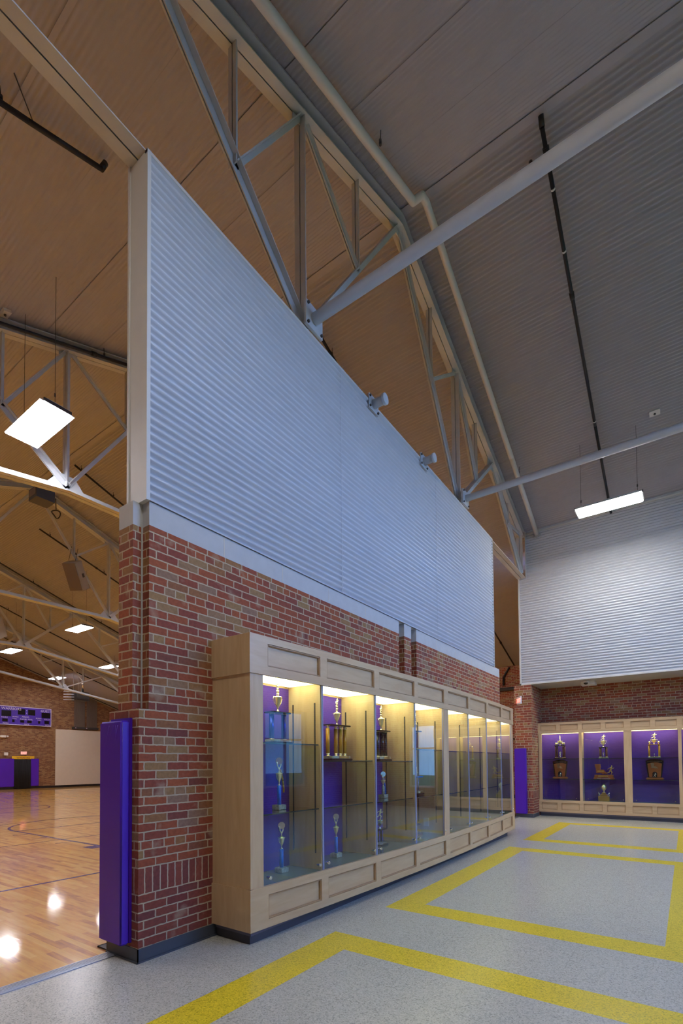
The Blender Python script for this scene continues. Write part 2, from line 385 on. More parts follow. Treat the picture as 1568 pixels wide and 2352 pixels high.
def corrugated(name, m, u0, u1, z0, z1, W, parent=None, pitch=0.0673, amp=0.016, seg=8, ztop=None):
    """sheet with horizontal ribs; W(u, n, z) -> world; ztop(u) optional"""
    bm = bmesh.new(); n = int((z1-z0)/pitch*seg); prev = None
    for i in range(n+1):
        z = z0+(z1-z0)*i/n
        d = amp*math.cos(2*math.pi*(z-z0)/pitch)
        a = bm.verts.new(W(u0, d, z)); b = bm.verts.new(W(u1, d, z))
        if prev:
            f = bm.faces.new([prev[0], prev[1], b, a]); f.smooth = True
        prev = (a, b)
    me = bpy.data.meshes.new(name); bm.to_mesh(me); bm.free(); me.materials.append(m)
    o = bpy.data.objects.new(name, me); COL.objects.link(o)
    if parent: o.parent = parent
    return o

def font(name, body, size, m, parent, origin, ax, ay, ext=0.002, align='LEFT'):
    c = bpy.data.curves.new(name, 'FONT'); c.body = body; c.size = size; c.extrude = ext; c.align_x = align; c.resolution_u = 2
    t = bpy.data.objects.new('text_source', c); COL.objects.link(t); bpy.context.view_layer.update()
    me = bpy.data.meshes.new_from_object(t.evaluated_get(bpy.context.evaluated_depsgraph_get())); me.name = name
    bpy.data.objects.remove(t); bpy.data.curves.remove(c); me.materials.clear(); me.materials.append(m)
    o = bpy.data.objects.new(name, me); COL.objects.link(o)
    ax, ay = Vector(ax), Vector(ay); az = ax.cross(ay)
    mt = Matrix(((ax.x, ay.x, az.x, origin[0]), (ax.y, ay.y, az.y, origin[1]), (ax.z, ay.z, az.z, origin[2]), (0, 0, 0, 1)))
    if parent:
        o.parent = parent; o.matrix_parent_inverse = Matrix.Identity(4); o.matrix_basis = Matrix.Translation(-parent.location) @ mt
    else: o.matrix_basis = mt
    return o

# ------------------------------------------------------------------ dimensions
XW = -3.415            # lobby face of the dividing wall
RY, RZ = 6.65, 10.14   # roof ridge
YN, YS = 20.3, -7.0    # gym side walls
XE = -34.5             # gym end wall
XR = 5.2               # lobby window wall
FY = 13.55             # face of the far lobby upper wall
def roof_z(y):
    d = abs(y-RY); return RZ-0.36*d if d < 4.45 else RZ-0.36*4.45-0.34*(d-4.45)

# ------------------------------------------------------------------ floors
x_l = [-3.72, -2.59, -2.285, -0.18, 0.125, XR]
rects = [(-0.10, 3.55), (4.43, 8.75), (9.62, 12.85)]
ys = [YS]
for a, b in rects: ys += [a, a+0.305, b-0.305, b]
ys += [15.0]
mb = MB()
for i in range(len(x_l)-1):
    for j in range(len(ys)-1):
        xa, xb, ya, yb = x_l[i], x_l[i+1], ys[j], ys[j+1]; xm, ym = (xa+xb)/2, (ya+yb)/2
        yel = False
        for a, b in rects:
            if -2.59 < xm < 0.125 and a < ym < b and not (-2.285 < xm < -0.18 and a+0.305 < ym < b-0.305): yel = True
        mb.mi = 1 if yel else 0
        v = [mb.bm.verts.new(p) for p in ((xa, ya, 0), (xb, ya, 0), (xb, yb, 0), (xa, yb, 0))]; mb._f(v)
fl = mb.build('floor', [M['tile'], M['yellow']]); tag(fl, 'speckled grey lobby floor tiles with yellow rectangular bands', kind='structure')
mb = MB(); mb.box(XE, -3.80, YS, YN, -0.05, 0.0)
gf = mb.build('floor', M['court']); tag(gf, 'glossy maple gym floor with purple court lines', kind='structure')
def court_line(pts_l):
    mb = MB()
    for (xa, xb, ya, yb) in pts_l: mb.box(xa, xb, ya, yb, 0.0, 0.002)
    return mb.build('court_line', M['courtline'], gf)
court_line([(-6.73, -6.68, -0.95, 14.25)])
court_line([(-32.2, -6.7, -0.97, -0.92), (-32.2, -6.7, 14.2, 14.25)])
court_line([(-12.5, -6.7, 4.80, 4.86), (-12.5, -6.7, 8.44, 8.50), (-12.53, -12.48, 4.8, 8.5)])
court_line([(-19.5, -19.45, -0.95, 14.25)])
court_line([(-10.33, -10.30, -0.95, 14.25)])
court_line([(-9.02, -8.72, 4.58, 4.80)])
court_line([(-9.9, -9.87, 4.5, 4.8), (-10.9, -10.87, 4.5, 4.8), (-11.8, -11.77, 4.5, 4.8)])
def ring(cx, cy, r, a0, a1, wd=0.05, n=48):
    mb = MB(); prev = None
    for i in range(n+1):
        a = math.radians(a0+(a1-a0)*i/n); p = [mb.bm.verts.new((cx+rr*math.cos(a), cy+rr*math.sin(a), 0.002)) for rr in (r-wd/2, r+wd/2)]
        if prev: mb._f([prev[0], prev[1], p[1], p[0]])
        prev = p
    return mb.build('court_line', M['courtline'], gf)
ring(-12.5, 6.65, 1.83, 90, 270, 0.06)
ring(-19.47, 6.65, 1.83, 0, 360)
ring(-8.3, 6.65, 6.02, 90, 270)
ring(-30.7, 6.65, 6.02, -90, 90)
ring(-26.5, 6.65, 1.83, -90, 90)
mb = MB()
for k in range(5): mb.box(-3.80+0.018*k, -3.787+0.018*k, YS, 2.152, 0.0, 0.012-0.001*k)
mb.box(-3.80, -3.70, YS, 2.152, 0.0, 0.006)
tag(mb.build('trim_1', M['alu']), 'ribbed aluminium threshold strip between wood and tile floors', kind='structure')
mb = MB(); mb.box(-3.80, -3.70, 11.03, 13.53, 0.0, 0.008)
tag(mb.build('trim_2', M['alu']), 'aluminium threshold strip in the far opening', kind='structure')

# ------------------------------------------------------------------ dividing wall (brick below, corrugated metal above)
wl = empty('wall_left', (-3.6, 6.6, 0)); tag(wl, 'red brick dividing wall with corrugated metal upper part', kind='structure')
mb = MB(); mb.prism([(-3.83, 2.152), (XW, 2.152), (XW, 11.03), (-3.83, 11.03)], 0.0, 1.93)
o = shift(wall_uv(mb.build('lower_brickwork', M['brick'], wl)), wl)
N = -3.505
plan = [(-3.70, 2.152), (N, 2.152), (N, 2.235), (XW, 2.235), (XW, 6.32), (N, 6.32), (N, 6.485), (XW, 6.485), (XW, 6.71), (N, 6.71), (N, 6.885), (XW, 6.885), (XW, 11.03), (-3.70, 11.03)]
def walls_only(pts, z0, z1):
    mb = MB(); n = len(pts)
    a = [mb.bm.verts.new((x, y, z0)) for x, y in pts]; b = [mb.bm.verts.new((x, y, z1)) for x, y in pts]
    for i in range(n): mb._f([a[i], a[(i+1) % n], b[(i+1) % n], b[i]])
    # cap by strips across the thickness
    segs = [(2.152, 2.235, N), (2.235, 6.32, XW), (6.32, 6.485, N), (6.485, 6.71, XW), (6.71, 6.885, N), (6.885, 11.03, XW)]
    for z in (z0, z1):
        for y0, y1, x1 in segs: mb._f([mb.bm.verts.new(p) for p in ((-3.70, y0, z), (x1, y0, z), (x1, y1, z), (-3.70, y1, z))])
    return mb
o = shift(wall_uv(walls_only(plan, 1.93, 3.387).build('upper_brickwork', M['brick'], wl)), wl)
mb = MB(); mb.box(N-0.002, N+0.006, 2.222, 2.2348, 1.93, 3.386)
shift(mb.build('mortar_joint', M['stone'], wl), wl)
mb = walls_only([(x-(0 if x > -3.6 else 0.0), y) for x, y in plan], 3.387, 3.575)
shift(mb.build('stone_band', M['stone'], wl), wl)
mb = MB()
for y in (2.998, 3.788, 4.598, 5.406, 7.63, 8.46, 9.28, 10.1): mb.box(XW-0.001, XW+0.0012, y-0.006, y+0.006, 3.388, 3.574)
shift(mb.build('band_joint', M['whitewall'], wl), wl)
mb = MB(); mb.box(-3.635, -3.435, 2.2, 10.69, 3.575, 6.42)
shift(mb.build('metal_core', M['paintmetal'], wl), wl)
c = corrugated('corrugated_sheet', M['metalpanel'], 2.232, 10.672, 3.578, 6.40, lambda u, n, z: (-3.416-0.002+n, u, z), wl); shift(c, wl)
mb = MB(); mb.box(-3.435, -3.400, 2.2, 2.232, 3.575, 6.425); mb.box(-3.435, -3.402, 2.2, 10.69, 6.398, 6.428); mb.box(-3.435, -3.402, 10.672, 10.69, 3.575, 6.425)
mb.box(-3.66, -3.635, 2.19, 10.69, 3.575, 6.428)
shift(mb.build('edge_trim', M['paintmetal'], wl), wl)
mb = MB()
for y in (4.87, 7.69): mb.box(-3.408, -3.4035, y-0.004, y+0.004, 3.578, 6.40)
shift(mb.build('sheet_seam', M['metalpanel'], wl), wl)
for nm, pts in (('baseboard_left', ((XW, XW+0.008, 2.144, 11.03), (-3.835, XW+0.008, 2.144, 2.152), (-3.84, -3.83, 2.144, 11.03), (-3.83, XW, 11.03, 11.038))),):
    mb = MB()
    for a, b_, c_, d in pts: mb.box(a, b_, c_, d, 0.0, 0.103)
    mb.box(XW+0.008, XW+0.018, 2.136, 2.9, 0.0, 0.012); mb.box(-3.835, XW+0.018, 2.134, 2.144, 0.0, 0.012)
    tag(mb.build(nm, M['base']), 'dark grey cove base around the brick dividing wall', kind='structure')

# ------------------------------------------------------------------ far lobby wall
wf = empty('wall_far', (0.9, 14.7, 0)); tag(wf, 'far lobby wall, brick below a corrugated metal upper wall', kind='structure')
WX0, WX1 = 1.15, 2.55     # window beside the far case
mb = MB(); mb.box(-3.35, WX0, 14.6, 15.0, 0, 3.62); mb.box(WX0, WX1, 14.6, 15.0, 0, 0.65); mb.box(WX0, WX1, 14.6, 15.0, 2.75, 3.62); mb.box(WX1, XR, 14.6, 15.0, 0, 3.62)
shift(wall_uv(mb.build('brickwork', M['brick'], wf)), wf)
mb = MB(); mb.box(-3.80, -3.35, 13.53, 15.0, 0, 3.545)
wp = wall_uv(mb.build('wall_pier', M['brick'])); tag(wp, 'red brick pier at the left end of the far lobby wall', kind='structure')
mb = MB(); mb.box(-3.805, -3.342, 13.522, 14.1, 0, 0.10); tag(mb.build('baseboard_far', M['base']), 'dark grey cove base around the far brick pier', kind='structure')
mb = MB(); mb.box(-3.62, XR, FY+0.03, 14.65, 3.545, 3.575); shift(mb.build('soffit', M['paintmetal'], wf), wf)
mb = MB(); mb.box(-3.62, -3.40, FY+0.02, 14.6, 3.56, 6.44); mb.box(-3.42, XR, FY+0.02, 14.6, 3.56, 7.4)
shift(mb.build('metal_core', M['paintmetal'], wf), wf)
shift(corrugated('corrugated_sheet', M['metalpanel'], -3.60, XR, 3.58, 6.4739, lambda u, n, z: (u, FY-n+0.005, z), wf), wf)
shift(corrugated('corrugated_sheet', M['metalpanel'], -3.42, XR, 6.4739, 7.75, lambda u, n, z: (u, FY-n+0.005, z), wf), wf)
mb = MB(); mb.box(-3.64, -3.60, FY-0.02, FY+0.05, 3.545, 6.44); mb.box(-3.64, XR, FY-0.02, FY+0.05, 3.545, 3.58); mb.box(-3.44, -3.42, FY-0.02, FY+0.05, 6.44, 7.7)
mb.box(-3.42, XR, FY-0.03, FY+0.01, 7.60, 7.64)
shift(mb.build('edge_trim', M['paintmetal'], wf), wf)

# ------------------------------------------------------------------ gym walls, window wall, roof
def gable_wall(name, x0, x1, label, m, ya=YS, yb=YN, zb=0.0):
    ysx = sorted(set([ya, yb]+[y for y in (RY-4.45, RY, RY+4.45) if ya < y < yb]))
    mb = MB()
    a = [mb.bm.verts.new((x0, y, zb)) for y in ysx]; b = [mb.bm.verts.new((x0, y, roof_z(y)+0.0)) for y in ysx]
    c = [mb.bm.verts.new((x1, y, zb)) for y in ysx]; d = [mb.bm.verts.new((x1, y, roof_z(y)+0.0)) for y in ysx]
    for i in range(len(ysx)-1):
        mb._f([a[i], a[i+1], b[i+1], b[i]]); mb._f([c[i], d[i], d[i+1], c[i+1]])
    mb._f([a[0], b[0], d[0], c[0]]); mb._f([a[-1], c[-1], d[-1], b[-1]])
    o = mb.build(name, m); wall_uv(o); tag(o, label, kind='structure'); return o
gable_wall('wall_end', XE-0.3, XE, 'tan brick end wall of the gym under the gable roof', M['brickgym'])
mb = MB(); mb.box(XE, -3.35, YN, YN+0.3, 0, roof_z(YN)+0.1); tag(wall_uv(mb.build('wall_north', M['brick'])), 'dark brick side wall of the gym beyond the opening', kind='structure')
mb = MB(); mb.box(XE, XR+0.3, YS-0.3, YS, 0, roof_z(YS)+0.1); tag(wall_uv(mb.build('wall_south', M['brickgym'])), 'brick side wall behind the camera', kind='structure')
mb = MB(); mb.box(-3.80, -3.35, 15.0, YN, 0, roof_z(15)-0.1); tag(wall_uv(mb.build('wall_east', M['brickgym'])), 'gym brick wall behind the far pier', kind='structure')
mb = MB(); mb.box(XE+0.0, XE+0.02, YS, YN, 0, 0.14); mb.box(XE, -3.8, YN-0.02, YN, 0, 0.14); tag(mb.build('baseboard_end', M['black']), 'black base along the gym end wall', kind='structure')

# window wall of the lobby (off frame to the right, seen in reflections, source of the daylight)
WZ0, WZ1 = 0.75, 3.15
wins = [(1.5, 4.0), (5.2, 7.7), (8.9, 11.4)]
def rect_with_holes(axis, c0, c1, u0, u1, z0, z1, holes, hz0, hz1, ztop=None):
    mb = MB(); us = sorted(set([u0, u1]+[h for p in holes for h in p]))
    for a, b in zip(us, us[1:]):
        m_ = (a+b)/2; hole = any(p[0] < m_ < p[1] for p in holes)
        spans = [(z0, hz0), (hz1, z1)] if hole else [(z0, z1)]
        for q0, q1 in spans:
            if axis == 'x': mb.box(c0, c1, a, b, q0, q1)
            else: mb.box(a, b, c0, c1, q0, q1)
    return mb
mb = rect_with_holes('x', XR, XR+0.25, YS, 15.0, 0, 4.0, wins, WZ0, WZ1)
for a, b in ((YS, 3.9), (9.4, 15.0)): mb.box(XR, XR+0.25, a, b, 4.0, 5.36)
o = mb.build('wall_right', M['brick']); wall_uv(o); tag(o, 'lobby window wall to the right of the camera', kind='structure')
GY0, GY1, GZ0, GZ1 = 3.9, 9.4, 4.0, 7.4       # tall gable window that throws the blue daylight on the metal wall
o.data.materials.clear(); o.data.materials.append(M['brick'])
mb = MB()
for a, b, za in ((YS, RY-4.45, 5.36), (RY-4.45, GY0, 5.36), (GY0, RY, GZ1), (RY, GY1, GZ1), (GY1, RY+4.45, 5.36), (RY+4.45, 15.0, 5.36)):
    va = [(a, za), (b, za), (b, roof_z(b)), (a, roof_z(a))]
    A = [mb.bm.verts.new((XR, y, z)) for y, z in va]; B = [mb.bm.verts.new((XR+0.25, y, z)) for y, z in va]
    mb._f(A); mb._f(B)
    for i in range(4): mb._f([A[i], A[(i+1) % 4], B[(i+1) % 4], B[i]])
tag(mb.build('wall_right', M['plaster']), 'plain gable above the lobby windows', kind='structure')
def window(n, axis, c, u0, u1, z0, z1, mull):
    root = empty('window_%d' % n, (c, (u0+u1)/2, z0) if axis == 'x' else ((u0+u1)/2, c, z0)); tag(root, 'daylit lobby window with pale frame', kind='structure')
    mb = MB(); t = 0.06
    def bx(a, b, q0, q1, e=0.0):
        if axis == 'x': mb.box(c-0.04+e, c+0.04-e, a, b, q0, q1)
        else: mb.box(a, b, c-0.04+e, c+0.04-e, q0, q1)
    bx(u0, u1, z0, z0+t); bx(u0, u1, z1-t, z1); bx(u0, u0+t, z0, z1); bx(u1-t, u1, z0, z1)
    for k in range(1, mull): u = u0+(u1-u0)*k/mull; bx(u-0.03, u+0.03, z0, z1, 0.005)
    zz = z0+(z1-z0)*0.62; bx(u0, u1, zz-0.025, zz+0.025, 0.005)
    shift(mb.build('window_frame', M['white'], root), root)
    mb = MB()
    if axis == 'x': mb.box(c-0.004, c+0.004, u0+t, u1-t, z0+t, z1-t)
    else: mb.box(u0+t, u1-t, c-0.004, c+0.004, z0+t, z1-t)
    shift(mb.build('pane', M['glass'] if z0 > 3 else M['tinted'], root), root)
for i, (a, b) in enumerate(wins): window(i+1, 'x', XR+0.12, a, b, WZ0, WZ1, 3)
window(8, 'x', XR+0.12, GY0, GY1, GZ0, GZ1, 4)
window(7, 'y', 14.8, WX0, WX1, 0.65, 2.75, 2)
mb = MB(); mb.box(-2.5, 60, -50, 60, -0.35, -0.3)
mb.bm.clear(); mb.box(XR+0.3, 60, -60, 60, -0.35, -0.3); mb.box(-2.0, XR+0.3, YN+0.3, 60, -0.35, -0.3)
tag(mb.build('lawn', M['grass']), 'green lawn outside the lobby windows', 'lawn', kind='stuff')

# roof deck: ribbed sheet following the gable
def deck():
    bm = bmesh.new(); pitch = 0.0673; seg = 6; prev = None
    y = YS-0.2; pts = []
    n = int((YN+0.2-y)/(pitch*0.942)*seg)
    for i in range(n+1):
        yy = y+(YN+0.2-y)*i/n; z = roof_z(yy)
        d = (0.014 if yy > RY else 0.0075)*math.cos(2*math.pi*(i/seg))
        if abs(yy-RY) < 0.11: d = 0.006
        if abs(yy-(RY+4.45)) < 0.0 : d = 0.0
        pts.append((yy, z+d))
    xs = [XE-0.3, -16.0, -3.42, XR+0.25]
    for yy, z in pts:
        row = [bm.verts.new((x, yy, z)) for x in xs]
        if prev:
            for k in range(len(xs)-1):
                f = bm.faces.new([prev[k], row[k], row[k+1], prev[k+1]]); f.smooth = True
        prev = row
    me = bpy.data.meshes.new('ceiling'); bm.to_mesh(me); bm.free(); me.materials.append(M['deck'])
    o = bpy.data.objects.new('ceiling', me); COL.objects.link(o)
    tag(o, 'off white ribbed metal roof deck over lobby and gym', kind='structure'); return o
deck()
# thin lap joints of the deck sheets (they run along the ribs)
lap = MB()
for k in range(-14, 15):
    y = RY+k*0.91
    if not (YS < y < YN) or k == 0: continue
    if y > RY: continue
    s_ = 0.36
    if abs(y-RY) > 4.45: s_ *= 0.34/0.36
    z = roof_z(y)-0.007
    d = Vector((0, 1, s_)).normalized(); nrm = Vector((0, -s_, 1)).normalized()
    lap.obox((XE, y, z), (1, 0, 0), d, nrm, 0, XR-XE, -0.03, 0.03, -0.0015, 0.0015)
tag(lap.build('trim_3', M['deck']), 'thin lap joints across the roof deck', kind='structure')
mb = MB(); mb.obox((XE, RY, RZ-0.03), (1, 0, 0), (0, 1, 0), (0, 0, 1), 0, XR-XE, -0.06, 0.06, -0.004, 0.004)
tag(mb.build('trim_4', M['deck']), 'flat ridge strip of the roof deck', kind='structure')

# ------------------------------------------------------------------ trusses
def truss(x, full):
    root = empty('roof_truss', (x, RY, 6.5))
    P = lambda y, z: (0, y-RY, z-6.5)
    g = 0.012
    def pair(mb, p, q, leg, t=0.012, drop=0.0, up=True, wl=None):
        """double angle: two vertical plates with a slot between plus outstanding legs"""
        wl = wl or leg
        for s_ in (-1, 1):
            mb.bar(p, q, t, leg, (s_*(g/2+t/2), drop))
            mb.bar(p, q, wl, t, (s_*(g/2+wl/2), drop+(leg/2 if up else -leg/2)))
    ends = (YS+0.05, YN-0.05) if full else (1.0-8.0, FY-0.05)
    # top chord, four straight lengths
    ks = [ends[0], RY-4.45, RY, RY+4.45, ends[1]]
    mb = MB()
    for a, b in zip(ks, ks[1:]):
        off = 0.13
        pair(mb, P(a, roof_z(a)-off), P(b, roof_z(b)-off), 0.15, drop=0.0, up=False, wl=0.10)
        mb.bar(P(a, roof_z(a)-0.035), P(b, roof_z(b)-0.035), 0.22, 0.02)
    mb.build('top_chord', M['steel'], root)
    def zc(y):   # bottom chord
        if not full: return 6.52
        d = abs(y-RY); return 6.56 if d < 2.35 else 6.56-0.158*(d-2.35)
    mb = MB(); ks = [ends[0], RY-2.35, RY+2.35, ends[1]] if full else ([ends[0], ends[1]])
    for a, b in zip(ks, ks[1:]):
        pair(mb, P(a, zc(a)-0.03), P(b, zc(b)-0.03), 0.11, up=False, wl=0.10)
    mb.build('bottom_chord', M['steel'], root)
    bots = [RY-2.35, RY+2.35, RY-6.75, RY+6.75] + ([RY+11.25, RY-11.25] if full else [])
    def topn(y): return roof_z(y)-0.16
    def member(name, a, b, leg, wl):
        mb = MB(); pair(mb, P(*a), P(*b), leg, up=True, wl=wl); mb.build(name, M['steel'], root)
    for yb in bots:
        s_ = 1 if yb > RY else -1
        d = abs(yb-RY)
        inner = {2.35: 0.0, 6.75: 4.45, 11.25: 9.0}[round(d, 2)]; outer = {2.35: 4.45, 6.75: 9.0, 11.25: 13.55}[round(d, 2)]
        yi, yo = RY+s_*inner, RY+s_*outer
        lim = lambda y: ends[0] <= y <= ends[1]
        B = (yb, zc(yb)+0.0)
        if lim(yb):
            member('vertical_post', B, (yb, topn(yb)), 0.07, 0.075)
        big, small = (0.10, 0.07), (0.06, 0.05)
        for yt, sz in ((yi, small if d < 3 else big), (yo, big if d < 3 else small)):
            T = (yt, topn(yt)-0.03)
            if not (lim(yt) and lim(yb)):
                continue
            member('diagonal_brace', B, T, *sz)
            ym = (yb+yt)/2; zm = (B[1]+T[1])/2
            member('sub_post', (ym, zm), (ym, topn(ym)), 0.05, 0.05)
            member('sub_brace', (ym, zm), (yb, topn(yb)), 0.05, 0.04 if yt == yi else 0.06)
        if lim(yb):
            mb = MB(); hw = 0.34 if full else 0.16
            pts = [(-hw, 0.0), (-0.14, hw*0.75), (0.14, hw*0.75), (hw, 0.0)]
            va = [mb.bm.verts.new((-0.006, yb+u-RY, zc(yb)-0.03+v-6.5)) for u, v in pts]; vb = [mb.bm.verts.new((0.006, yb+u-RY, zc(yb)-0.03+v-6.5)) for u, v in pts]
            mb._f(va); mb._f(vb[::-1])
            for i in range(4): mb._f([va[i], va[(i+1) % 4], vb[(i+1) % 4], vb[i]])
            mb.build('gusset_plate', M['steel'], root)
            mb = MB(); mb.obox(P(yb, topn(yb)), (1, 0, 0), (0, 1, -s_*0.36), (0, 0, 1), -0.007, 0.007, -0.16, 0.16, -0.12, 0.08)
            mb.build('gusset_plate', M['steel'], root)
    for yt in (RY, RY-4.45, RY+4.45):
        mb = MB(); mb.prism([(-0.007, -0.24), (0.007, -0.24), (0.007, 0.24), (-0.007, 0.24)], -0.16, 0.10)
        o = mb.build('gusset_plate', M['steel'], root); o.location = P(yt, topn(yt))
    return root
tag(truss(-3.54, False), 'off white steel roof truss rising straight from the top of the dividing wall', 'truss')
g1 = truss(-9.13, True); tag(g1, 'nearest of the gym roof trusses, with a large white gusset plate', 'truss', 'gym roof trusses')
for x, lb in ((-16.09, 'second gym truss, the one with the loudspeaker hung from it'), (-22.7, 'third gym truss, between the two left far gym lamps'), (-28.7, 'farthest gym truss, in front of the brick end wall')):
    c = copy_tree(g1); c.location.x = x; tag(c, lb, 'truss', 'gym roof trusses')

# ------------------------------------------------------------------ tie pipes, stubs, white pipe, black sprinkler pipes
def round_pipe(name, pts, r, m, label, cat, n=16, group=None):
    root = empty(name, pts[0]); mb = MB(); mb.path(pts, r, n); shift(mb.build('pipe_run', m, root), root); tag(root, label, cat, group); return root
for yb, lb in ((RY-2.35, 'large white round steel tie crossing the lobby at upper right'), (RY+2.35, 'thinner looking far white round steel tie below the black pipe')):
    root = round_pipe('tie_pipe', [(-3.36, yb, 6.58), (XR, yb, 6.58)], 0.062, M['pipewhite'], lb, 'pipe', 24, 'round ties across the lobby')
    mb = MB(); mb.box(-3.40, -3.365, yb-0.15, yb+0.15, 6.44, 6.72); shift(mb.build('end_plate', M['steel'], root), root)
    for dy, dz in ((-.12, -.11), (.12, -.11), (-.12, .11), (.12, .11)):
        mb = MB(); mb.tube((-3.365, yb+dy, 6.58+dz), (-3.345, yb+dy, 6.58+dz), 0.016, n=8); shift(mb.build('bolt', M['dark'], root), root)
for y, lb in ((5.63, 'short capped pipe stub on the wall edge nearer the camera'), (7.2, 'short capped pipe stub on the wall edge farther from the camera')):
    root = empty('pipe_stub', (-3.4, y, 6.42)); tag(root, lb, 'pipe stub', 'pipe stubs at the wall top')
    mb = MB(); mb.box(-3.402, -3.385, y-0.12, y+0.12, 6.30, 6.50); shift(mb.build('end_plate', M['steel'], root), root)
    mb = MB(); mb.tube((-3.385, y, 6.40), (-3.23, y, 6.40), 0.058, n=20); shift(mb.build('stub_tube', M['steel'], root), root)
    mb = MB(); mb.tube((-3.23, y, 6.40), (-3.195, y, 6.40), 0.072, n=20); shift(mb.build('cap', M['pipewhite'], root), root)
    for dy, dz in ((-.1, -.07), (.1, -.07), (-.1, .07), (.1, .07)):
        mb = MB(); mb.tube((-3.385, y+dy, 6.4+dz), (-3.37, y+dy, 6.4+dz), 0.016, n=8); shift(mb.build('bolt', M['dark'], root), root)
wz = lambda y: roof_z(y)-0.17
pts = [(-3.12, YS+0.3, wz(YS+0.3)), (-3.12, 2.2, wz(2.2)), (-3.14, 6.42, wz(6.42)-0.02), (-3.02, 6.46, wz(6.46)+0.02), (-3.02, 6.62, wz(6.62)-0.0), (-3.08, 11.1, wz(11.1)), (-3.12, FY+0.0, wz(FY)-0.02)]
root = round_pipe('conduit_pipe', pts, 0.055, M['pipewhite'], 'white pipe running up and over the ridge beside the wall truss', 'pipe', 16)
mb = MB(); mb.tube((-3.12, FY-0.03, wz(FY)), (-3.12, FY+0.0, wz(FY)-0.02), 0.085, n=16); shift(mb.build('wall_flange', M['steel'], root), root)
def rod(root, x, y, zb, m='black', r=0.006):
    mb = MB(); mb.tube((x, y, zb), (x+0.02, y-0.02, roof_z(y)-0.005), r, n=6); mb.tube((x, y, zb-0.02), (x, y, zb+0.05), 0.018, n=8)
    shift(mb.build('hanger_rod', M[m], root), root)
for y in (3.25, 5.3, 8.9, 11.6): rod(root, -3.05, y, wz(y)+0.02, 'dark')

def sprinkler(x, y0, y1, label, hang=(), elbow=True, off=0.15, r=0.028):
    pz = lambda y: roof_z(y)-off
    ys_ = [y0]+[y for y in (RY-4.45, RY, RY+4.45) if y0 < y < y1]+[y1]
    root = empty('sprinkler_pipe', (x, y0, pz(y0))); tag(root, label, 'pipe', 'black sprinkler pipes under the roof')
    mb = MB(); mb.path([(x, y, pz(y)) for y in ys_], r, 12); shift(mb.build('pipe_run', M['black'], root), root)
    mb = MB(); yy = y0+2.0
    while yy < y1: 
        d = Vector((0, 1, (pz(yy+0.05)-pz(yy-0.05))/0.1)).normalized(); p = Vector((x, yy, pz(yy))); mb.tube(p-d*0.05, p+d*0.05, r*1.35, n=12); yy += 3.1
    shift(mb.build('coupling', M['black'], root), root)
    for y in hang: rod(root, x, y, pz(y)+r)
    return root
sp_ = sprinkler(-1.38, 6.72, 13.50, 'black sprinkler pipe running down the lobby roof', elbow=False)
mb = MB(); mb.path([(-1.38, 6.72, roof_z(6.72)-0.15), (-1.38, 6.66, roof_z(6.66)-0.07)], 0.036, 12); shift(mb.build('elbow', M['black'], sp_), sp_)
mb = MB(); y = 7.0; mb.tube((-1.38, y-0.09, roof_z(y-0.09)-0.15), (-1.38, y+0.09, roof_z(y+0.09)-0.15), 0.042, n=12); mb.path([(-1.38, y, roof_z(y)-0.15), (-1.58, y, roof_z(y)-0.15), (-1.60, y, roof_z(y)-0.07)], 0.026, 10)
shift(mb.build('branch', M['black'], sp_), sp_)
for y in (7.35, 8.1, 11.0):
    mb = MB(); mb.tube((-1.38, y-0.012, roof_z(y)-0.1505), (-1.38, y+0.012, roof_z(y)-0.154), 0.0295, n=12); shift(mb.build('pipe_tag', M['white'], sp_), sp_)
s_ = sprinkler(-5.59, YS+0.4, 3.0, 'black sprinkler pipe with elbow at upper left, ending above the gym', hang=(1.95,))
mb = MB(); mb.path([(-5.59, 3.0, roof_z(3.0)-0.15), (-5.59, 3.05, roof_z(3.05)-0.05)], 0.034, 12); shift(mb.build('elbow', M['black'], s_), s_)
mb = MB(); mb.tube((-5.59, 2.25, roof_z(2.25)-0.12), (-5.36, 1.98, roof_z(1.98)), 0.006, n=6); shift(mb.build('hanger_rod', M['dark'], s_), s_)
sprinkler(-8.975, YS+0.4, 6.3, 'black sprinkler pipe running along the nearest gym truss', (4.9,), off=0.17)
sprinkler(-5.59, 7.0, YN-0.3, 'black sprinkler pipe glimpsed beyond the dividing wall edge', hang=(7.7, 12.5))
for x, y0, hang, lb in ((-13.9, 6.75, (6.95, 7.9), 'black sprinkler pipe ending beside the large gusset plate'), (-18.05, 7.6, (7.95, 9.9), 'black sprinkler pipe passing above the loudspeaker'),
        (-22.1, -2.0, (9.1, 12.0), 'long black sprinkler pipe passing just below the loudspeaker'), (-26.2, -2.0, (9.7, 12.5), 'long black sprinkler pipe above the middle far gym lamps'),
        (-30.1, -2.0, (11.5,), 'black sprinkler pipe over the farthest gym lamps'), (-33.7, -2.0, (13.0,), 'black sprinkler pipe close along the brick end wall'), ):
    sprinkler(x, y0, YN-0.3, lb, hang)

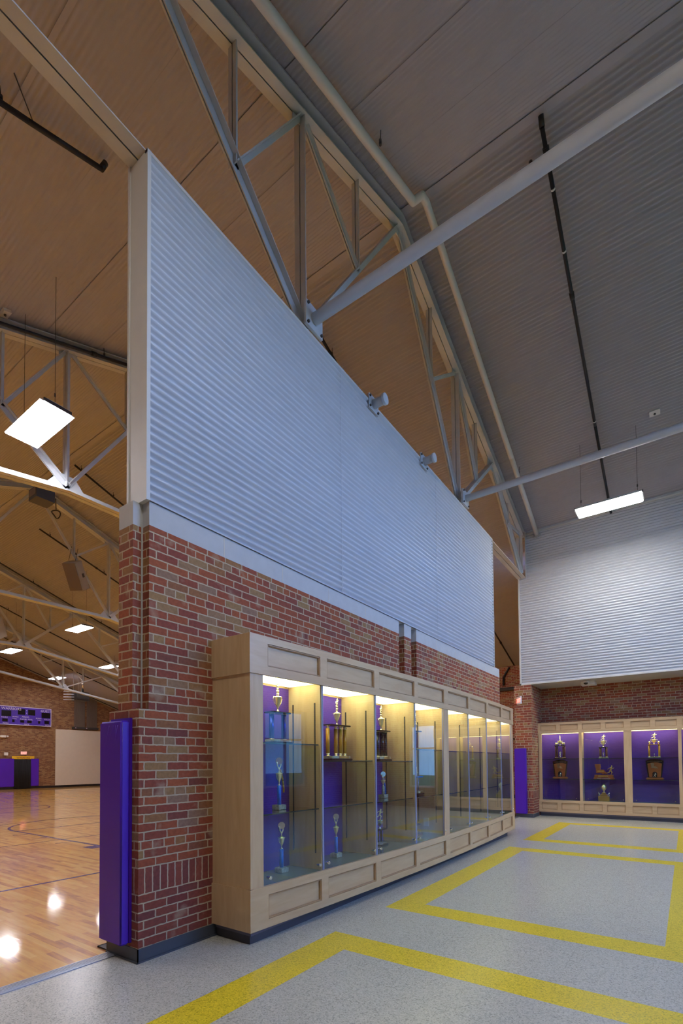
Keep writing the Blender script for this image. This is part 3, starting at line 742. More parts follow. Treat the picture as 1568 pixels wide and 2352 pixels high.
# ------------------------------------------------------------------ lamps
def lamp(x, y, z, rot90, lens, label, group, lx=1.24, ly=0.50):
    root = empty('high_bay_lamp', (x, y, z)); tag(root, label, 'lamp', group)
    mb = MB()
    a, b = lx/2, ly/2
    lo = [mb.bm.verts.new(p) for p in ((-a, -b, 0), (a, -b, 0), (a, b, 0), (-a, b, 0))]
    hi = [mb.bm.verts.new(p) for p in ((-a*0.96, -b*0.55, 0.09), (a*0.96, -b*0.55, 0.09), (a*0.96, b*0.55, 0.09), (-a*0.96, b*0.55, 0.09))]
    mb._f(hi)
    for i in range(4): mb._f([lo[i], lo[(i+1) % 4], hi[(i+1) % 4], hi[i]])
    mb.build('housing', M['white'], root)
    mb = MB(); n = 6
    for k in range(n):     # six tubes' reflector bays, slightly bowed
        y0 = -b+0.01+(2*b-0.02)*k/n; y1 = -b+0.01+(2*b-0.02)*(k+1)/n
        mb.box(-a+0.01, a-0.01, y0+0.002, y1-0.002, -0.014, -0.002)
    mb.build('lens', lens, root)
    for sx in (-1, 1):
        mb = MB(); mb.tube((sx*a*0.86, 0, 0.09), (sx*a*0.86, 0, roof_z(y)-z-0.012), 0.004, n=6); mb.tube((sx*a*0.86, 0, 0.22), (sx*a*0.86, 0, 0.27), 0.012, n=8)
        mb.build('suspension_wire', M['dark'], root)
    mb = MB(); mb.box(-a-0.02, -a, -b*0.8, b*0.8, 0.0, 0.05); mb.box(a, a+0.02, -b*0.8, b*0.8, 0.0, 0.05); mb.build('end_cap', M['dark'], root)
    return root
names = {(-8.25, 3.45): 'nearest gym lamp, the large bright panel at left', (-19.4, 9.65): 'gym lamp beside the pier below the loudspeaker', (-25.7, 9.65): 'left one of the far gym lamps',
         (-25.7, 14.4): 'far gym lamp half hidden by the brick pier', (-31.6, 14.4): 'far gym lamp above the scoreboard and hoist'}
for x in (-8.25, -13.0, -19.4, -25.7, -31.6):
    for y in (-1.1, 3.45, 9.65, 14.4):
        lb = names.get((x, y), 'gym lamp outside the photographed view')
        lamp(x, y, 6.85 if (x, y) != (-8.25, 3.45) else 6.88, 0, M['gymlens'], lb, 'gym high bay lamps')
lamp(-1.22, 11.55, 6.87, 0, M['lobbylens'], 'bright lobby lamp hanging in front of the far upper wall', 'lobby high bay lamps', 1.22, 0.46)
lamp(-0.2, 0.6, 7.1, 0, M['lobbylens'], 'lobby lamp behind the camera', 'lobby high bay lamps', 1.22, 0.46)
lamp(3.2, 11.55, 6.2, 0, M['lobbylens'], 'lobby lamp near the window wall, far end', 'lobby high bay lamps', 1.22, 0.46)
def junction(x, y, lb):
    root = empty('junction_box', (x, y, roof_z(y)-0.02)); tag(root, lb, 'junction box')
    d = Vector((0, 1, -0.36 if y > RY else 0.36)).normalized(); nrm = Vector((1, 0, 0)).cross(d)
    mb = MB(); mb.obox((0, 0, 0), (1, 0, 0), d, nrm, -0.09, 0.09, -0.06, 0.06, -0.03, 0.015); mb.build('cover', M['white'], root)
    mb = MB(); mb.tube((0, 0, -0.05), (0, 0, 0), 0.02, n=8); mb.build('cable_gland', M['dark'], root)
junction(-0.36, 11.4, 'small white junction box on the lobby roof above the lamp')
junction(-8.9, 3.2, 'small white junction box on the gym roof at far left')

# ------------------------------------------------------------------ display cases
def bow(u): # outward offset of the long case front
    return 0.125*(1-(u/3.75)**2)
def display_case(kind):
    near = kind == 'near'
    if near:
        root = empty('display_case', (-3.2, 6.6, 0)); nb = 8; L0, L1 = -3.75, 3.75
        W = lambda u, n, z: (-2.935+n, 6.6+u, z)       # n outward from the wall
        back = -0.385; wall = -0.48; zt, zf, zb, z0 = 2.59, 2.255, 0.46, 0.112; bw = bow; npan = 1
    else:
        root = empty('display_case', (-1.2, 14.4, 0)); nb = 4; L0, L1 = -2.16, 2.16
        W = lambda u, n, z: (-1.21+u, 14.15-n, z)
        back = -0.40; wall = -0.449; zt, zf, zb, z0 = 2.54, 2.24, 0.44, 0.11; bw = lambda u: 0.0; npan = 2
    us = [L0+(L1-L0)*k/nb for k in range(nb+1)]
    P = [Vector(W(u, bw(u), 0)) for u in us]
    cen = Vector(W(0, -10, 0)); up = Vector((0, 0, 1))
    fr = []
    for a, b in zip(P, P[1:]):
        d = (b-a); L = d.length; d.normalize(); n = Vector((d.y, -d.x, 0))
        if n.dot(a-cen) < 0: n = -n
        fr.append((a, d, n, L))
    part = lambda mb, nm, m, par=None: shift(mb.build(nm, m, par or root), root)
    rail = M['maplerail'] if near else M['maplerailx']
    def band(zl, zh, rail_b, rail_t, fwd, name):
        rails, panels, beads = MB(), MB(), MB()
        for k, (a, d, n, L) in enumerate(fr):
            sub = npan; st = 0.05
            rails.obox(a, d, n, up, 0, L, -0.03, fwd, zl, zl+rail_b); rails.obox(a, d, n, up, 0, L, -0.03, fwd, zh-rail_t, zh)
            ends = []
            for j in range(sub):
                u0 = L*j/sub; u1 = L*(j+1)/sub
                w0 = 0.20 if (k == 0 and j == 0 and near) else (0.09 if k == 0 and j == 0 else st); w1 = 0.20 if (k == nb-1 and j == sub-1 and near) else (0.09 if (k == nb-1 and j == sub-1) else st)
                if k in (nb//2,) and j == 0: w0 = 0.075
                if k in (nb//2-1,) and j == sub-1: w1 = 0.075
                a0, a1, b0, b1 = u0+w0, u1-w1, zl+rail_b, zh-rail_t
                rails.obox(a, d, n, up, u0, a0, -0.03, fwd-0.0005, zl+rail_b, zh-rail_t); rails.obox(a, d, n, up, a1, u1, -0.03, fwd-0.0005, zl+rail_b, zh-rail_t)
                panels.obox(a, d, n, up, a0, a1, -0.03, fwd-0.026, b0, b1)
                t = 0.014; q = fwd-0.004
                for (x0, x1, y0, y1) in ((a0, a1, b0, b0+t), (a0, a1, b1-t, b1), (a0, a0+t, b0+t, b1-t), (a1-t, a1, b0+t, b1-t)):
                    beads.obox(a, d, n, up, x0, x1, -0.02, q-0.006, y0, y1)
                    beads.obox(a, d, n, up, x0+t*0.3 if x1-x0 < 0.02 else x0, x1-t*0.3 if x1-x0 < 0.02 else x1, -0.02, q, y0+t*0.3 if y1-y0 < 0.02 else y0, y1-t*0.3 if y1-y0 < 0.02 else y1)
        part(rails, name+'_frame', rail); part(panels, name+'_panel', rail); part(beads, name+'_bead', M['maplebeadshade'])
    band(zf, zt, 0.078, 0.062, 0.0, 'fascia')
    band(z0, zb, 0.07, 0.072, 0.0, 'base')
    # carcass: top, bottom, ends, back
    def slab(z_lo, z_hi, n_in, n_out, nm, m, u_in=0.0):
        mb = MB(); prevv = None
        us2 = [us[0]+u_in]+us[1:-1]+[us[-1]-u_in]
        inn = [Vector(W(u, n_in, 0)) for u in us2]; out = [Vector(W(u, bw(u)+n_out, 0)) for u in us2]
        va = [[mb.bm.verts.new((p.x, p.y, z)) for z in (z_lo, z_hi)] for p in inn]; vb = [[mb.bm.verts.new((p.x, p.y, z)) for z in (z_lo, z_hi)] for p in out]
        for i in range(nb):
            mb._f([va[i][1], va[i+1][1], vb[i+1][1], vb[i][1]]); mb._f([va[i][0], va[i+1][0], vb[i+1][0], vb[i][0]])
            mb._f([va[i][0], va[i+1][0], va[i+1][1], va[i][1]]); mb._f([vb[i][0], vb[i+1][0], vb[i+1][1], vb[i][1]])
        for i in (0, nb): mb._f([va[i][0], va[i][1], vb[i][1], vb[i][0]])
        return part(mb, nm, m)
    slab(zt-0.02, zt-0.002, wall+0.001, -0.001, 'top_board', rail, 0.002)
    slab(z0+0.001, z0+0.02, wall+0.001, -0.001, 'bottom_board', rail, 0.002)
    slab(zb-0.012, zb+0.004, back, -0.03, 'case_floor', M['casefloor'], 0.03)
    for s_, u in ((-1, L0), (1, L1)):
        mb = MB(); o_ = Vector(W(u, 0, 0)); d = Vector(W(u+1, 0, 0))-o_; n = Vector(W(u, 1, 0))-o_
        a0, a1 = (0, 0.03) if s_ < 0 else (-0.03, 0)
        i0, i1 = (0.012, 0.03) if s_ < 0 else (-0.03, -0.012)
        mb.obox(o_, d, n, up, i0, i1, wall+0.001, -0.012, zb, zf); mb.obox(o_, d, n, up, a0, a1, wall+0.001, -0.001, zf, zt); mb.obox(o_, d, n, up, a0, a1, wall+0.001, -0.001, z0, zb)
        part(mb, 'side_panel', M['maple'])
    # front posts
    def post(k, frac, wd, nm='front_post'):
        a, d, n, L = fr[k]; mb = MB(); u = L*frac
        mb.obox(a, d, n, up, max(0.012, u-wd/2) if k == 0 and frac == 0 else u-wd/2, u+wd/2, -0.035, -0.012, zb, zf); part(mb, nm, M['maple'])
    if near:
        a, d, n, L = fr[0]; mb = MB(); mb.obox(a, d, n, up, 0.012, 0.155, -0.04, -0.012, zb, zf); part(mb, 'front_post', M['maple'])
        a, d, n, L = fr[-1]; mb = MB(); mb.obox(a, d, n, up, L-0.155, L-0.012, -0.04, -0.012, zb, zf); part(mb, 'front_post', M['maple'])
        a, d, n, L = fr[nb//2]; mb = MB(); mb.obox(a, d, n, up, -0.09, 0.09, -0.04, -0.010, zb, zf); part(mb, 'front_post', M['maple'])
    else:
        a, d, n, L = fr[0]; mb = MB(); mb.obox(a, d, n, up, 0.012, 0.11, -0.04, -0.012, zb, zf); part(mb, 'front_post', M['maple'])
        a, d, n, L = fr[-1]; mb = MB(); mb.obox(a, d, n, up, L-0.11, L-0.012, -0.04, -0.012, zb, zf); part(mb, 'front_post', M['maple'])
        for k, wd in ((1, 0.07), (2, 0.17), (3, 0.07)):
            a, d, n, L = fr[k]; mb = MB(); mb.obox(a, d, n, up, -wd/2, wd/2, -0.04, -0.012, zb, zf); part(mb, 'front_post', M['maple'])
    # plinth and kick
    mb = MB(); o_ = Vector(W(0, 0, 0)); d = Vector(W(1, 0, 0))-o_; n = Vector(W(0, 1, 0))-o_
    kick_end = L1-0.35 if near else L1
    mb.obox(o_, d, n, up, L0+0.04, kick_end, wall+0.002, -0.04, 0.07, z0+0.001); part(mb, 'plinth', M['plinth'])
    mb = MB(); mb.obox(o_, d, n, up, L0+0.045, kick_end-0.005, wall+0.002, -0.055, 0.0, 0.071); part(mb, 'kick_board', M['kick'])
    # interior
    mb = MB(); mb.obox(o_, d, n, up, L0+0.03, L1-0.03, wall+0.001, back-0.006, zb-0.03, zf+0.06); part(mb, 'backing_board', M['maple'])
    zsh = {0: (1.68, 1.06), 1: (1.52, 1.055), 2: (1.515, 1.045), 3: (1.67, 1.04)}
    for k, (a, dd, nn, L) in enumerate(fr):
        u0, u1 = us[k], us[k+1]
        mb = MB(); mb.obox(o_, d, n, up, u0+0.02, u1-0.02, back-0.006, back, zb, zf); part(mb, 'purple_back_panel', M['purplecloth'])
        # luminous lid: a wooden frame around a lens
        def W4(lo, hi, zz, zz2, inset, mtl, nm):
            mb = MB(); A = [W(u0+inset, back+inset*0.8, 0), W(u1-inset, back+inset*0.8, 0), W(u1-inset, bw(u1)-0.035-inset*0.5, 0), W(u0+inset, bw(u0)-0.035-inset*0.5, 0)]
            va = [mb.bm.verts.new((p[0], p[1], zz)) for p in A]; vb = [mb.bm.verts.new((p[0], p[1], zz2)) for p in A]
            mb._f(va); mb._f(vb)
            for i in range(4): mb._f([va[i], va[(i+1) % 4], vb[(i+1) % 4], vb[i]])
            part(mb, nm, mtl)
        W4(0, 0, zf+0.03, zf+0.045, 0.015, M['maple'], 'lid_board')
        W4(0, 0, zf+0.012, zf+0.028, 0.055, M['caselens'], 'light_panel')
        # partitions
        if k:
            mb = MB(); mb.obox(o_, d, n, up, u0-0.02, u0+0.02, back-0.004, bw(u0)-(0.032 if near else 0.041), zb, zf+0.03); pt = part(mb, 'partition', M['maple'])
        # shelf standards on both sides of the bay
        zs0, zs1 = 0.62, 2.09
        for s_, uu in ((1, u1-0.021 if k < nb-1 else u1-0.031), (-1, u0+0.021 if k else u0+0.031)):
            for nn_ in (back+0.06, -0.045 if near else -0.07):
                mb = MB(); mb.obox(o_, d, n, up, uu-0.0022, uu+0.0022, nn_-0.008, nn_+0.008, zs0, zs1); part(mb, 'shelf_standard', M['dark'])
        if near: hs = zsh.get(k, (1.66, 1.035))
        else: hs = (1.555, 1.01)
        for zz in hs:
            mb = MB(); A = [W(u0+0.028, back+0.006, 0), W(u1-0.028, back+0.006, 0), W(u1-0.028, bw(u1)-0.05, 0), W(u0+0.028, bw(u0)-0.05, 0)]
            va = [mb.bm.verts.new((p[0], p[1], zz-0.011)) for p in A]; vb = [mb.bm.verts.new((p[0], p[1], zz)) for p in A]
            mb._f(va); mb._f(vb); mb.mi = 1
            for i in range(4): mb._f([va[i], va[(i+1) % 4], vb[(i+1) % 4], vb[i]])
            part(mb, 'glass_shelf', [M['shelfglass'], M['shelfedge']])
        # front pane, its polished edges and knobs
        g0 = 0.155 if (k == 0 and near) else 0.004; g1_ = L-0.155 if (k == nb-1 and near) else L-0.004
        if near and k == nb//2: g0 = 0.09
        if near and k == nb//2-1: g1_ = L-0.09
        if not near:
            g0 = {0: 0.11, 1: 0.035, 2: 0.085, 3: 0.035}[k]; g1_ = L-{0: 0.035, 1: 0.085, 2: 0.035, 3: 0.11}[k]
        mb = MB(); mb.obox(a, dd, nn, up, g0, g1_, -0.027, -0.021, zb+0.004, zf); pn = part(mb, 'glass_pane', M['glass'])
        if near:
            mb = MB()
            mb.obox(a, dd, nn, up, g0, g0+0.006, -0.028, -0.020, zb+0.004, zf); mb.obox(a, dd, nn, up, g1_-0.006, g1_, -0.028, -0.020, zb+0.004, zf)
            part(mb, 'pane_edge', M['edge'], pn)
        for uu in ((0.23, L-0.06) if near else (0.16, L-0.12)):
            if near and 0 < k and uu < 0.3: uu = 0.07 if k != nb//2 else 0.15
            p = a+dd*uu+nn*(-0.02)+up*(zb+0.06)
            mb = MB(); mb.tube(p-nn*0.012, p+nn*0.018, 0.014 if near else 0.010, n=12); mb.tube(p-nn*0.012, p-nn*0.03, 0.009, n=10); part(mb, 'pane_clip', M['silver'], pn)
    return root
M['shelfedge'] = mat('dark_green_glass_edge', srgb(38, 62, 58), rough=0.15)
cn = display_case('near'); tag(cn, 'long bowed maple trophy display case with eight lit glass bays against the brick wall', 'display case')
cf = display_case('far'); tag(cf, 'straight maple trophy display case on the far lobby wall', 'display case')
mb = MB(); mb.box(-3.06, -3.0, 5.628, 5.641, 0.58, 0.70)
mb = MB(); mb.box(-3.18, -3.10, 6.573, 6.580, 0.56, 0.68); o = mb.build('outlet_plate', M['white']); tag(o, 'white outlet plate inside the fourth bay of the long case', 'outlet')

# ------------------------------------------------------------------ trophies
def figure(mb, c, h, pose='up', az=0.0):
    """small cast figure: legs, torso, arms, head"""
    ca, sa = math.cos(az), math.sin(az)
    def p(u, v, z): return (c[0]+(u*ca-v*sa)*h, c[1]+(u*sa+v*ca)*h, c[2]+z*h)
    if pose == 'run':
        legs = [((0, 0, .5), (.16, 0, .3), (.05, 0, .02)), ((0, 0, .5), (-.12, .02, .28), (-.34, .02, .22))]
        arms = [((0.05, -.07, .80), (.2, -.1, .66), (.34, -.06, .76)), ((0.05, .07, .80), (-.14, .12, .72), (-.26, .08, .60))]; lean = .08
    elif pose == 'up':
        legs = [((0, -.06, .5), (.02, -.08, .26), (0, -.09, .02)), ((0, .06, .5), (.02, .08, .26), (0, .09, .02))]
        arms = [((0, -.11, .80), (.0, -.18, .92), (0, -.14, 1.08)), ((0, .11, .80), (0, .18, .92), (0, .14, 1.08))]; lean = 0
    else:
        legs = [((0, -.06, .5), (.02, -.08, .26), (0, -.09, .02)), ((0, .06, .5), (.02, .1, .26), (-.04, .12, .02))]
        arms = [((0, -.11, .80), (.05, -.2, .66), (.16, -.14, .62)), ((0, .11, .80), (0, .2, .95), (0, .1, 1.1))]; lean = 0.02
    for a, b, d in legs:
        mb.tube(p(*a), p(*b), .062*h, .05*h, 8); mb.ball(p(*b), .05*h, 8); mb.tube(p(*b), p(*d), .048*h, .032*h, 8); mb.ball((p(*d)[0], p(*d)[1], p(*d)[2]), .042*h, 6, (1.3, 1.0, .6))
    mb.tube(p(0, 0, .47), p(lean, 0, .68), .085*h, .08*h, 10); mb.tube(p(lean, 0, .68), p(lean*1.3, 0, .83), .08*h, .10*h, 10); mb.ball(p(lean*1.3, 0, .82), .10*h, 8, (.8, 1.05, .5)); mb.ball(p(0, 0, .48), .085*h, 8)
    for a, b, d in arms:
        mb.ball(p(*a), .045*h, 8); mb.tube(p(*a), p(*b), .042*h, .034*h, 8); mb.ball(p(*b), .034*h, 6); mb.tube(p(*b), p(*d), .032*h, .024*h, 8); mb.ball(p(*d), .032*h, 6)
    mb.tube(p(lean*1.3, 0, .83), p(lean*1.5, 0, .9), .035*h, n=8); mb.ball(p(lean*1.7, 0, .945), .066*h, 10, (1, .9, 1.15))

def cup(root, c, h, r, lid=False, m='gold', nm='cup', az=0.0, handles=True):
    mb = MB()
    prof = [(r*.45, 0), (r*.48, h*.03), (r*.2, h*.10), (r*.14, h*.2), (r*.26, h*.3), (r*.62, h*.5), (r*.92, h*.78), (r, h*.92), (r*1.04, h*.95)]
    if lid: prof += [(r*1.3, h*.96), (r*1.25, h*.985), (r*.6, h*1.08), (r*.2, h*1.16), (r*.1, h*1.2)]
    else: prof += [(r*.8, h*.99), (r*.3, h*1.02)]
    mb.lathe(c, prof, 20); cb = shift(mb.build(nm, M[m], root), root)
    if handles:
        mb = MB()
        for s_ in (-1, 1):
            q = lambda a, z: (c[0]+s_*a*math.sin(az), c[1]+s_*a*math.cos(az), c[2]+z)
            mb.path([q(r*.5, h*.42), q(r*1.1, h*.58), q(r*1.45, h*.85), q(r*1.3, h*.97), q(r*.95, h*.9)], r*.07, 6)
        shift(mb.build('handle', M[m], cb), root)

def trophy(name, x, y, z, label, kind, **k):
    root = empty(name, (x, y, z)); tag(root, label, 'trophy', k.get('group'))
    P = lambda mb, nm, m: shift(mb.build(nm, M[m], root), root)
    fa = k.get('along', 'y')           # columns spread along this axis
    def off(a): return (x, y+a) if fa == 'y' else (x+a, y)
    def plate(z0, z1, ha, hb, nm, m):
        mb = MB()
        if fa == 'y': mb.box(x-hb, x+hb, y-ha, y+ha, z0, z1)
        else: mb.box(x-ha, x+ha, y-hb, y+hb, z0, z1)
        bmesh.ops.bevel(mb.bm, geom=mb.bm.edges[:], offset=0.004, segments=2, affect='EDGES')
        P(mb, nm, m)
    if kind == 'columns':
        hb, hc, ha = k['base_h'], k['col_h'], k['half']
        plate(z, z+hb*0.45, ha*1.25, 0.075, 'base', k.get('base_m', 'blackcol')); plate(z+hb*0.45, z+hb, ha*1.1, 0.062, 'base_block', k.get('block_m', 'marble'))
        for a in k['cols']:
            cx_, cy_ = off(a); mb = MB(); rr = k['r']
            for t, (r1, r2, z1_, z2_) in enumerate(((rr*1.25, rr*1.1, 0, .02), (rr*.6, rr, .02, .09) if k.get('taper') else (rr, rr, .02, .03), (rr, rr, .09 if k.get('taper') else .03, .91), (rr, rr*.45, .91, .985) if k.get('taper') else (rr, rr, .91, .985), (rr*1.15, rr*1.25, .985, 1))):
                mb.mi = 0 if (t == 2 or (not k.get('taper') and t in (1, 3))) else 1
                nf = len(mb.bm.faces); mb.tube((cx_, cy_, z+hb+hc*z1_), (cx_, cy_, z+hb+hc*z2_), r1, r2, 14)
            shift(mb.build('column', [M[k['col_m']], M['gold']], root), root)
        zt = z+hb+hc; plate(zt, zt+0.016, ha*1.15, 0.065, 'top_deck', k.get('deck_m', 'blackcol'))
        for a in k.get('balls', ()):
            cx_, cy_ = off(a); mb = MB(); mb.lathe((cx_, cy_, zt+0.016), [(.012, 0), (.008, .012), (.02, .03), (.026, .048), (.02, .066), (.004, .074)], 12); P(mb, 'ornament', 'gold')
        cup(root, (x, y, zt+0.016), k['cup_h'], k['cup_r'], k.get('lid'), k.get('cup_m', 'gold'), az=0 if fa == 'y' else math.pi/2)
        mb = MB(); figure(mb, (x, y, zt+0.016+k['cup_h']*(1.18 if k.get('lid') else 1.0)), k['fig_h'], k.get('pose', 'up'), k.get('az', 0)); P(mb, 'figure', 'gold')
        if k.get('inner'):
            mb = MB(); figure(mb, (x, y, z+hb), k['inner'], 'run', 1.57); P(mb, 'small_figure', 'silver')
        mb = MB(); 
        if fa == 'y': mb.box(x+0.062, x+0.065, y-ha*.3, y+ha*.9, z+hb*.5, z+hb*.95)
        else: mb.box(x-ha*.7, x+ha*.7, y-0.065, y-0.062, z+hb*.5, z+hb*.95)
        P(mb, 'plate', 'silver')
    elif kind == 'single':
        H_ = k['h']
        plate(z, z+.045, .052, .045, 'base', 'marble')
        mb = MB(); mb.tube((x, y, z+.045), (x, y, z+H_*.44), .019, n=16); P(mb, 'column', k.get('col_m', 'bluecol'))
        cup(root, (x, y, z+H_*.44), H_*.22, .027, True, 'gold')
        zz = z+H_*.69; mb = MB(); mb.tube((x, y, zz-.01), (x, y, zz+H_*.08), .006, .004, 8); mb.path([(x, y-.005, zz+H_*.05), (x, y-.024, zz+H_*.12), (x, y-.028, zz+H_*.18)], .006, 6); mb.path([(x, y+.005, zz+H_*.05), (x, y+.024, zz+H_*.12), (x, y+.028, zz+H_*.18)], .006, 6); P(mb, 'wreath', 'gold')
        mb = MB(); d = Vector((0.8, -0.6, 0)); mb.tube(Vector((x, y, zz+H_*.20))-d*.006, Vector((x, y, zz+H_*.20))+d*.006, .034, n=20); P(mb, 'medallion', 'silver')
        if k.get('ribbon'):
            mb = MB(); yr = y+.03
            for i in range(6):
                t0, t1 = i/6, (i+1)/6
                f = lambda t: (x-.01, yr+.045*math.sin(t*1.6), zz+.02-.22*t)
                a, b = Vector(f(t0)), Vector(f(t1)); mb.tube(a, b, .009, n=6)
            P(mb, 'ribbon', k['ribbon'])
    elif kind == 'plaque':
        pts = [(-.145, 0), (.145, 0), (.19, .42), (.10, .455), (0, .465), (-.10, .455), (-.19, .42)]
        def slabp(sc, zz, ya, yb, nm, m, dz=0.0):
            mb = MB(); a = [mb.bm.verts.new((x+u*sc, ya, zz+v*(sc if sc < 1 else 1)+dz)) for u, v in pts]; b = [mb.bm.verts.new((x+u*sc, yb, zz+v*(sc if sc < 1 else 1)+dz)) for u, v in pts]
            mb._f(a); mb._f(b)
            for i in range(len(pts)): mb._f([a[i], a[(i+1) % 7], b[(i+1) % 7], b[i]])
            P(mb, nm, m)
        mb = MB(); mb.box(x-.19, x+.19, y-.07, y+.07, z, z+.05); bmesh.ops.bevel(mb.bm, geom=mb.bm.edges[:], offset=.018, segments=3, affect='EDGES'); P(mb, 'base', 'walnut')
        slabp(1.0, z+.05, y+.005, y+.03, 'back_board', 'blackcol'); slabp(.80, z+.05, y-.02, y+.005, 'front_board', 'walnut', .01)
        st = state_shape(x-.085, z+.27, .145); P(extr(st, y-.028, y-.02), 'state_emblem', 'silver')
        mb = MB(); ar = [(x-.05, z+.06), (x+.05, z+.06), (x+.05, z+.15)]+[(x+.05*math.cos(t), z+.15+.05*math.sin(t)) for t in [math.pi*i/8 for i in range(1, 8)]]+[(x-.05, z+.15)]
        P(extr(ar, y-.027, y-.02), 'arched_inset', 'blackcol'); mb = MB(); figure(mb, (x, y-.034, z+.06), .10, 'run', 0); P(mb, 'small_figure', 'silver')
        font('lettering', 'STATE RUNNER-UP', .036, M['silver'], root, (x, y-.03, z+.44), (1, 0, 0), (0, 0, 1), .001, 'CENTER')
    elif kind == 'state':
        mb = MB(); mb.box(x-.245, x+.245, y-.08, y+.08, z, z+.04); bmesh.ops.bevel(mb.bm, geom=mb.bm.edges[:], offset=.015, segments=2, affect='EDGES'); P(mb, 'base', 'walnut')
        mb = MB(); mb.box(x-.215, x+.215, y-.06, y+.06, z+.04, z+.11); P(mb, 'base_block', 'walnut')
        P(extr(state_shape(x-.21, z+.12, .27), y-.012, y+.012), 'state_board', 'walnut')
        mb = MB(); mb.box(x-.13, x+.10, y-.063, y-.06, z+.055, z+.098); P(mb, 'plate', 'brass'); mb = MB(); mb.box(x-.15, x+.0, y-.016, y-.0125, z+.19, z+.225); P(mb, 'plate', 'brass')
        mb = MB(); figure(mb, (x+.15, y, z+.11), .24, 'run', 0); P(mb, 'figure', 'brass')
        font('lettering', 'STATE CHAMPION', .036, M['lettering'], root, (x, y-.082, z+.006), (1, 0, 0), (0, 0, 1), .001, 'CENTER')
    elif kind == 'ball':
        for i, (hw, z1_, z2_) in enumerate(((.125, 0, .12), (.085, .12, .17), (.05, .17, .215))): 
            mb = MB(); mb.box(x-hw, x+hw, y-hw*.7, y+hw*.7, z+z1_, z+z2_); bmesh.ops.bevel(mb.bm, geom=mb.bm.edges[:], offset=.006, segments=2, affect='EDGES'); P(mb, ('base', 'base_block', 'cap_block')[i], 'brass')
        mb = MB(); mb.lathe((x, y, z+.215), [(.035, 0), (.012, .02), (.012, .04), (.03, .06)], 14); P(mb, 'stem', 'gold')
        mb = MB(); mb.lathe((x, y, z+.262), [(.004, 0), (.035, .02), (.06, .055), (.068, .09), (.06, .125), (.035, .16), (.004, .182)], 20); P(mb, 'golden_ball', 'gold')
        for s_ in (-1, 1): mb = MB(); figure(mb, (x+s_*.11, y, z+.12), .10, 'run', 0 if s_ > 0 else 3.14); P(mb, 'small_figure', 'silver')
    return root
def extr(pts, ya, yb):
    mb = MB(); a = [mb.bm.verts.new((u, ya, v)) for u, v in pts]; b = [mb.bm.verts.new((u, yb, v)) for u, v in pts]; mb._f(a); mb._f(b)
    for i in range(len(pts)): mb._f([a[i], a[(i+1) % len(pts)], b[(i+1) % len(pts)], b[i]])
    return mb
def state_shape(x, z, s):
    q = [(0, 1), (.52, 1), (.50, .86), (.55, .74), (.50, .60), (.46, .48), (.82, .46), (.80, .36), (.88, .30), (.94, .22), (1.06, .12), (1.10, .02), (1.0, .08), (.92, .04), (.86, .12), (.72, .04), (.55, .12), (.40, .14), (.18, .12), (.10, .16), (.12, .34), (.08, .48), (.10, .60), (.02, .74)]
    return [(x+u*s, z+v*s) for u, v in q]
X = -3.17; Z0 = 0.466
trophy('column_trophy', X, 3.44, 1.682, 'trophy with two tall dark blue columns on the top shelf of the nearest bay', 'columns', base_h=.042, col_h=.245, half=.105, cols=(-.085, .085), r=.024, col_m='navycol', cup_h=.15, cup_r=.042, fig_h=.125, base_m='blackcol')
trophy('cup_trophy', X, 3.455, 1.062, 'blue column trophy with gold ribbon on the middle shelf of the nearest bay', 'single', h=.515, ribbon='goldcol')
trophy('cup_trophy', X, 3.485, Z0, 'blue column trophy on the floor of the nearest bay', 'single', h=.495)
trophy('column_trophy', X, 4.40, 1.522, 'trophy with amber gold columns on the top shelf of the second bay', 'columns', base_h=.05, col_h=.33, half=.16, cols=(-.17, -.02, .06, .15), r=.022, col_m='goldcol', taper=True, cup_h=.13, cup_r=.038, lid=True, fig_h=.13, pose='one')
trophy('cup_trophy', X, 4.37, Z0, 'blue column trophy on the floor of the second bay', 'single', h=.495)
trophy('column_trophy', X, 5.36, 1.517, 'trophy with black columns and a large gold cup in the third bay', 'columns', base_h=.055, col_h=.315, half=.12, cols=(-.09, .02, .10), r=.028, col_m='blackcol', cup_h=.15, cup_r=.044, lid=True, fig_h=.13, pose='one')
trophy('cup_trophy', X, 5.40, 1.047, 'small trophy with a blue ribbon on the middle shelf of the third bay', 'single', h=.34, ribbon='bluecol', col_m='marble')
t = trophy('column_trophy', X, 5.30, Z0, 'runner trophy with three tiers on the floor of the third bay', 'columns', base_h=.03, col_h=.16, half=.075, cols=(-.035, .035), r=.012, col_m='blackcol', cup_h=.11, cup_r=.05, fig_h=.13, pose='run', az=0.6, cup_m='silver')
trophy('column_trophy', X+.05, 6.22, 1.672, 'trophy with dark red columns half hidden at the left of the fourth bay', 'columns', base_h=.02, col_h=.23, half=.07, cols=(-.05, .05), r=.018, col_m='redcol', cup_h=.1, cup_r=.03, fig_h=.14)
trophy('column_trophy', X+.05, 6.25, 1.042, 'small trophy with a blue deck on the middle shelf of the fourth bay', 'columns', base_h=.05, col_h=.19, half=.07, cols=(-.05, .05), r=.004, col_m='silver', deck_m='bluecol', cup_h=.06, cup_r=.02, fig_h=.07)
trophy('column_trophy', X+.02, 6.22, Z0, 'small trophy with a brown wooden base on the floor of the fourth bay', 'columns', base_h=.07, col_h=.08, half=.08, cols=(0,), r=.02, col_m='silver', base_m='browncol', block_m='browncol', cup_h=.05, cup_r=.02, fig_h=.13, pose='run')
trophy('column_trophy', -3.15, 7.0, 1.662, 'short dark red trophy at the left edge of the fifth bay', 'columns', base_h=.02, col_h=.10, half=.05, cols=(-.03, .03), r=.014, col_m='redcol', cup_h=.05, cup_r=.02, fig_h=.06)
YF = 14.38
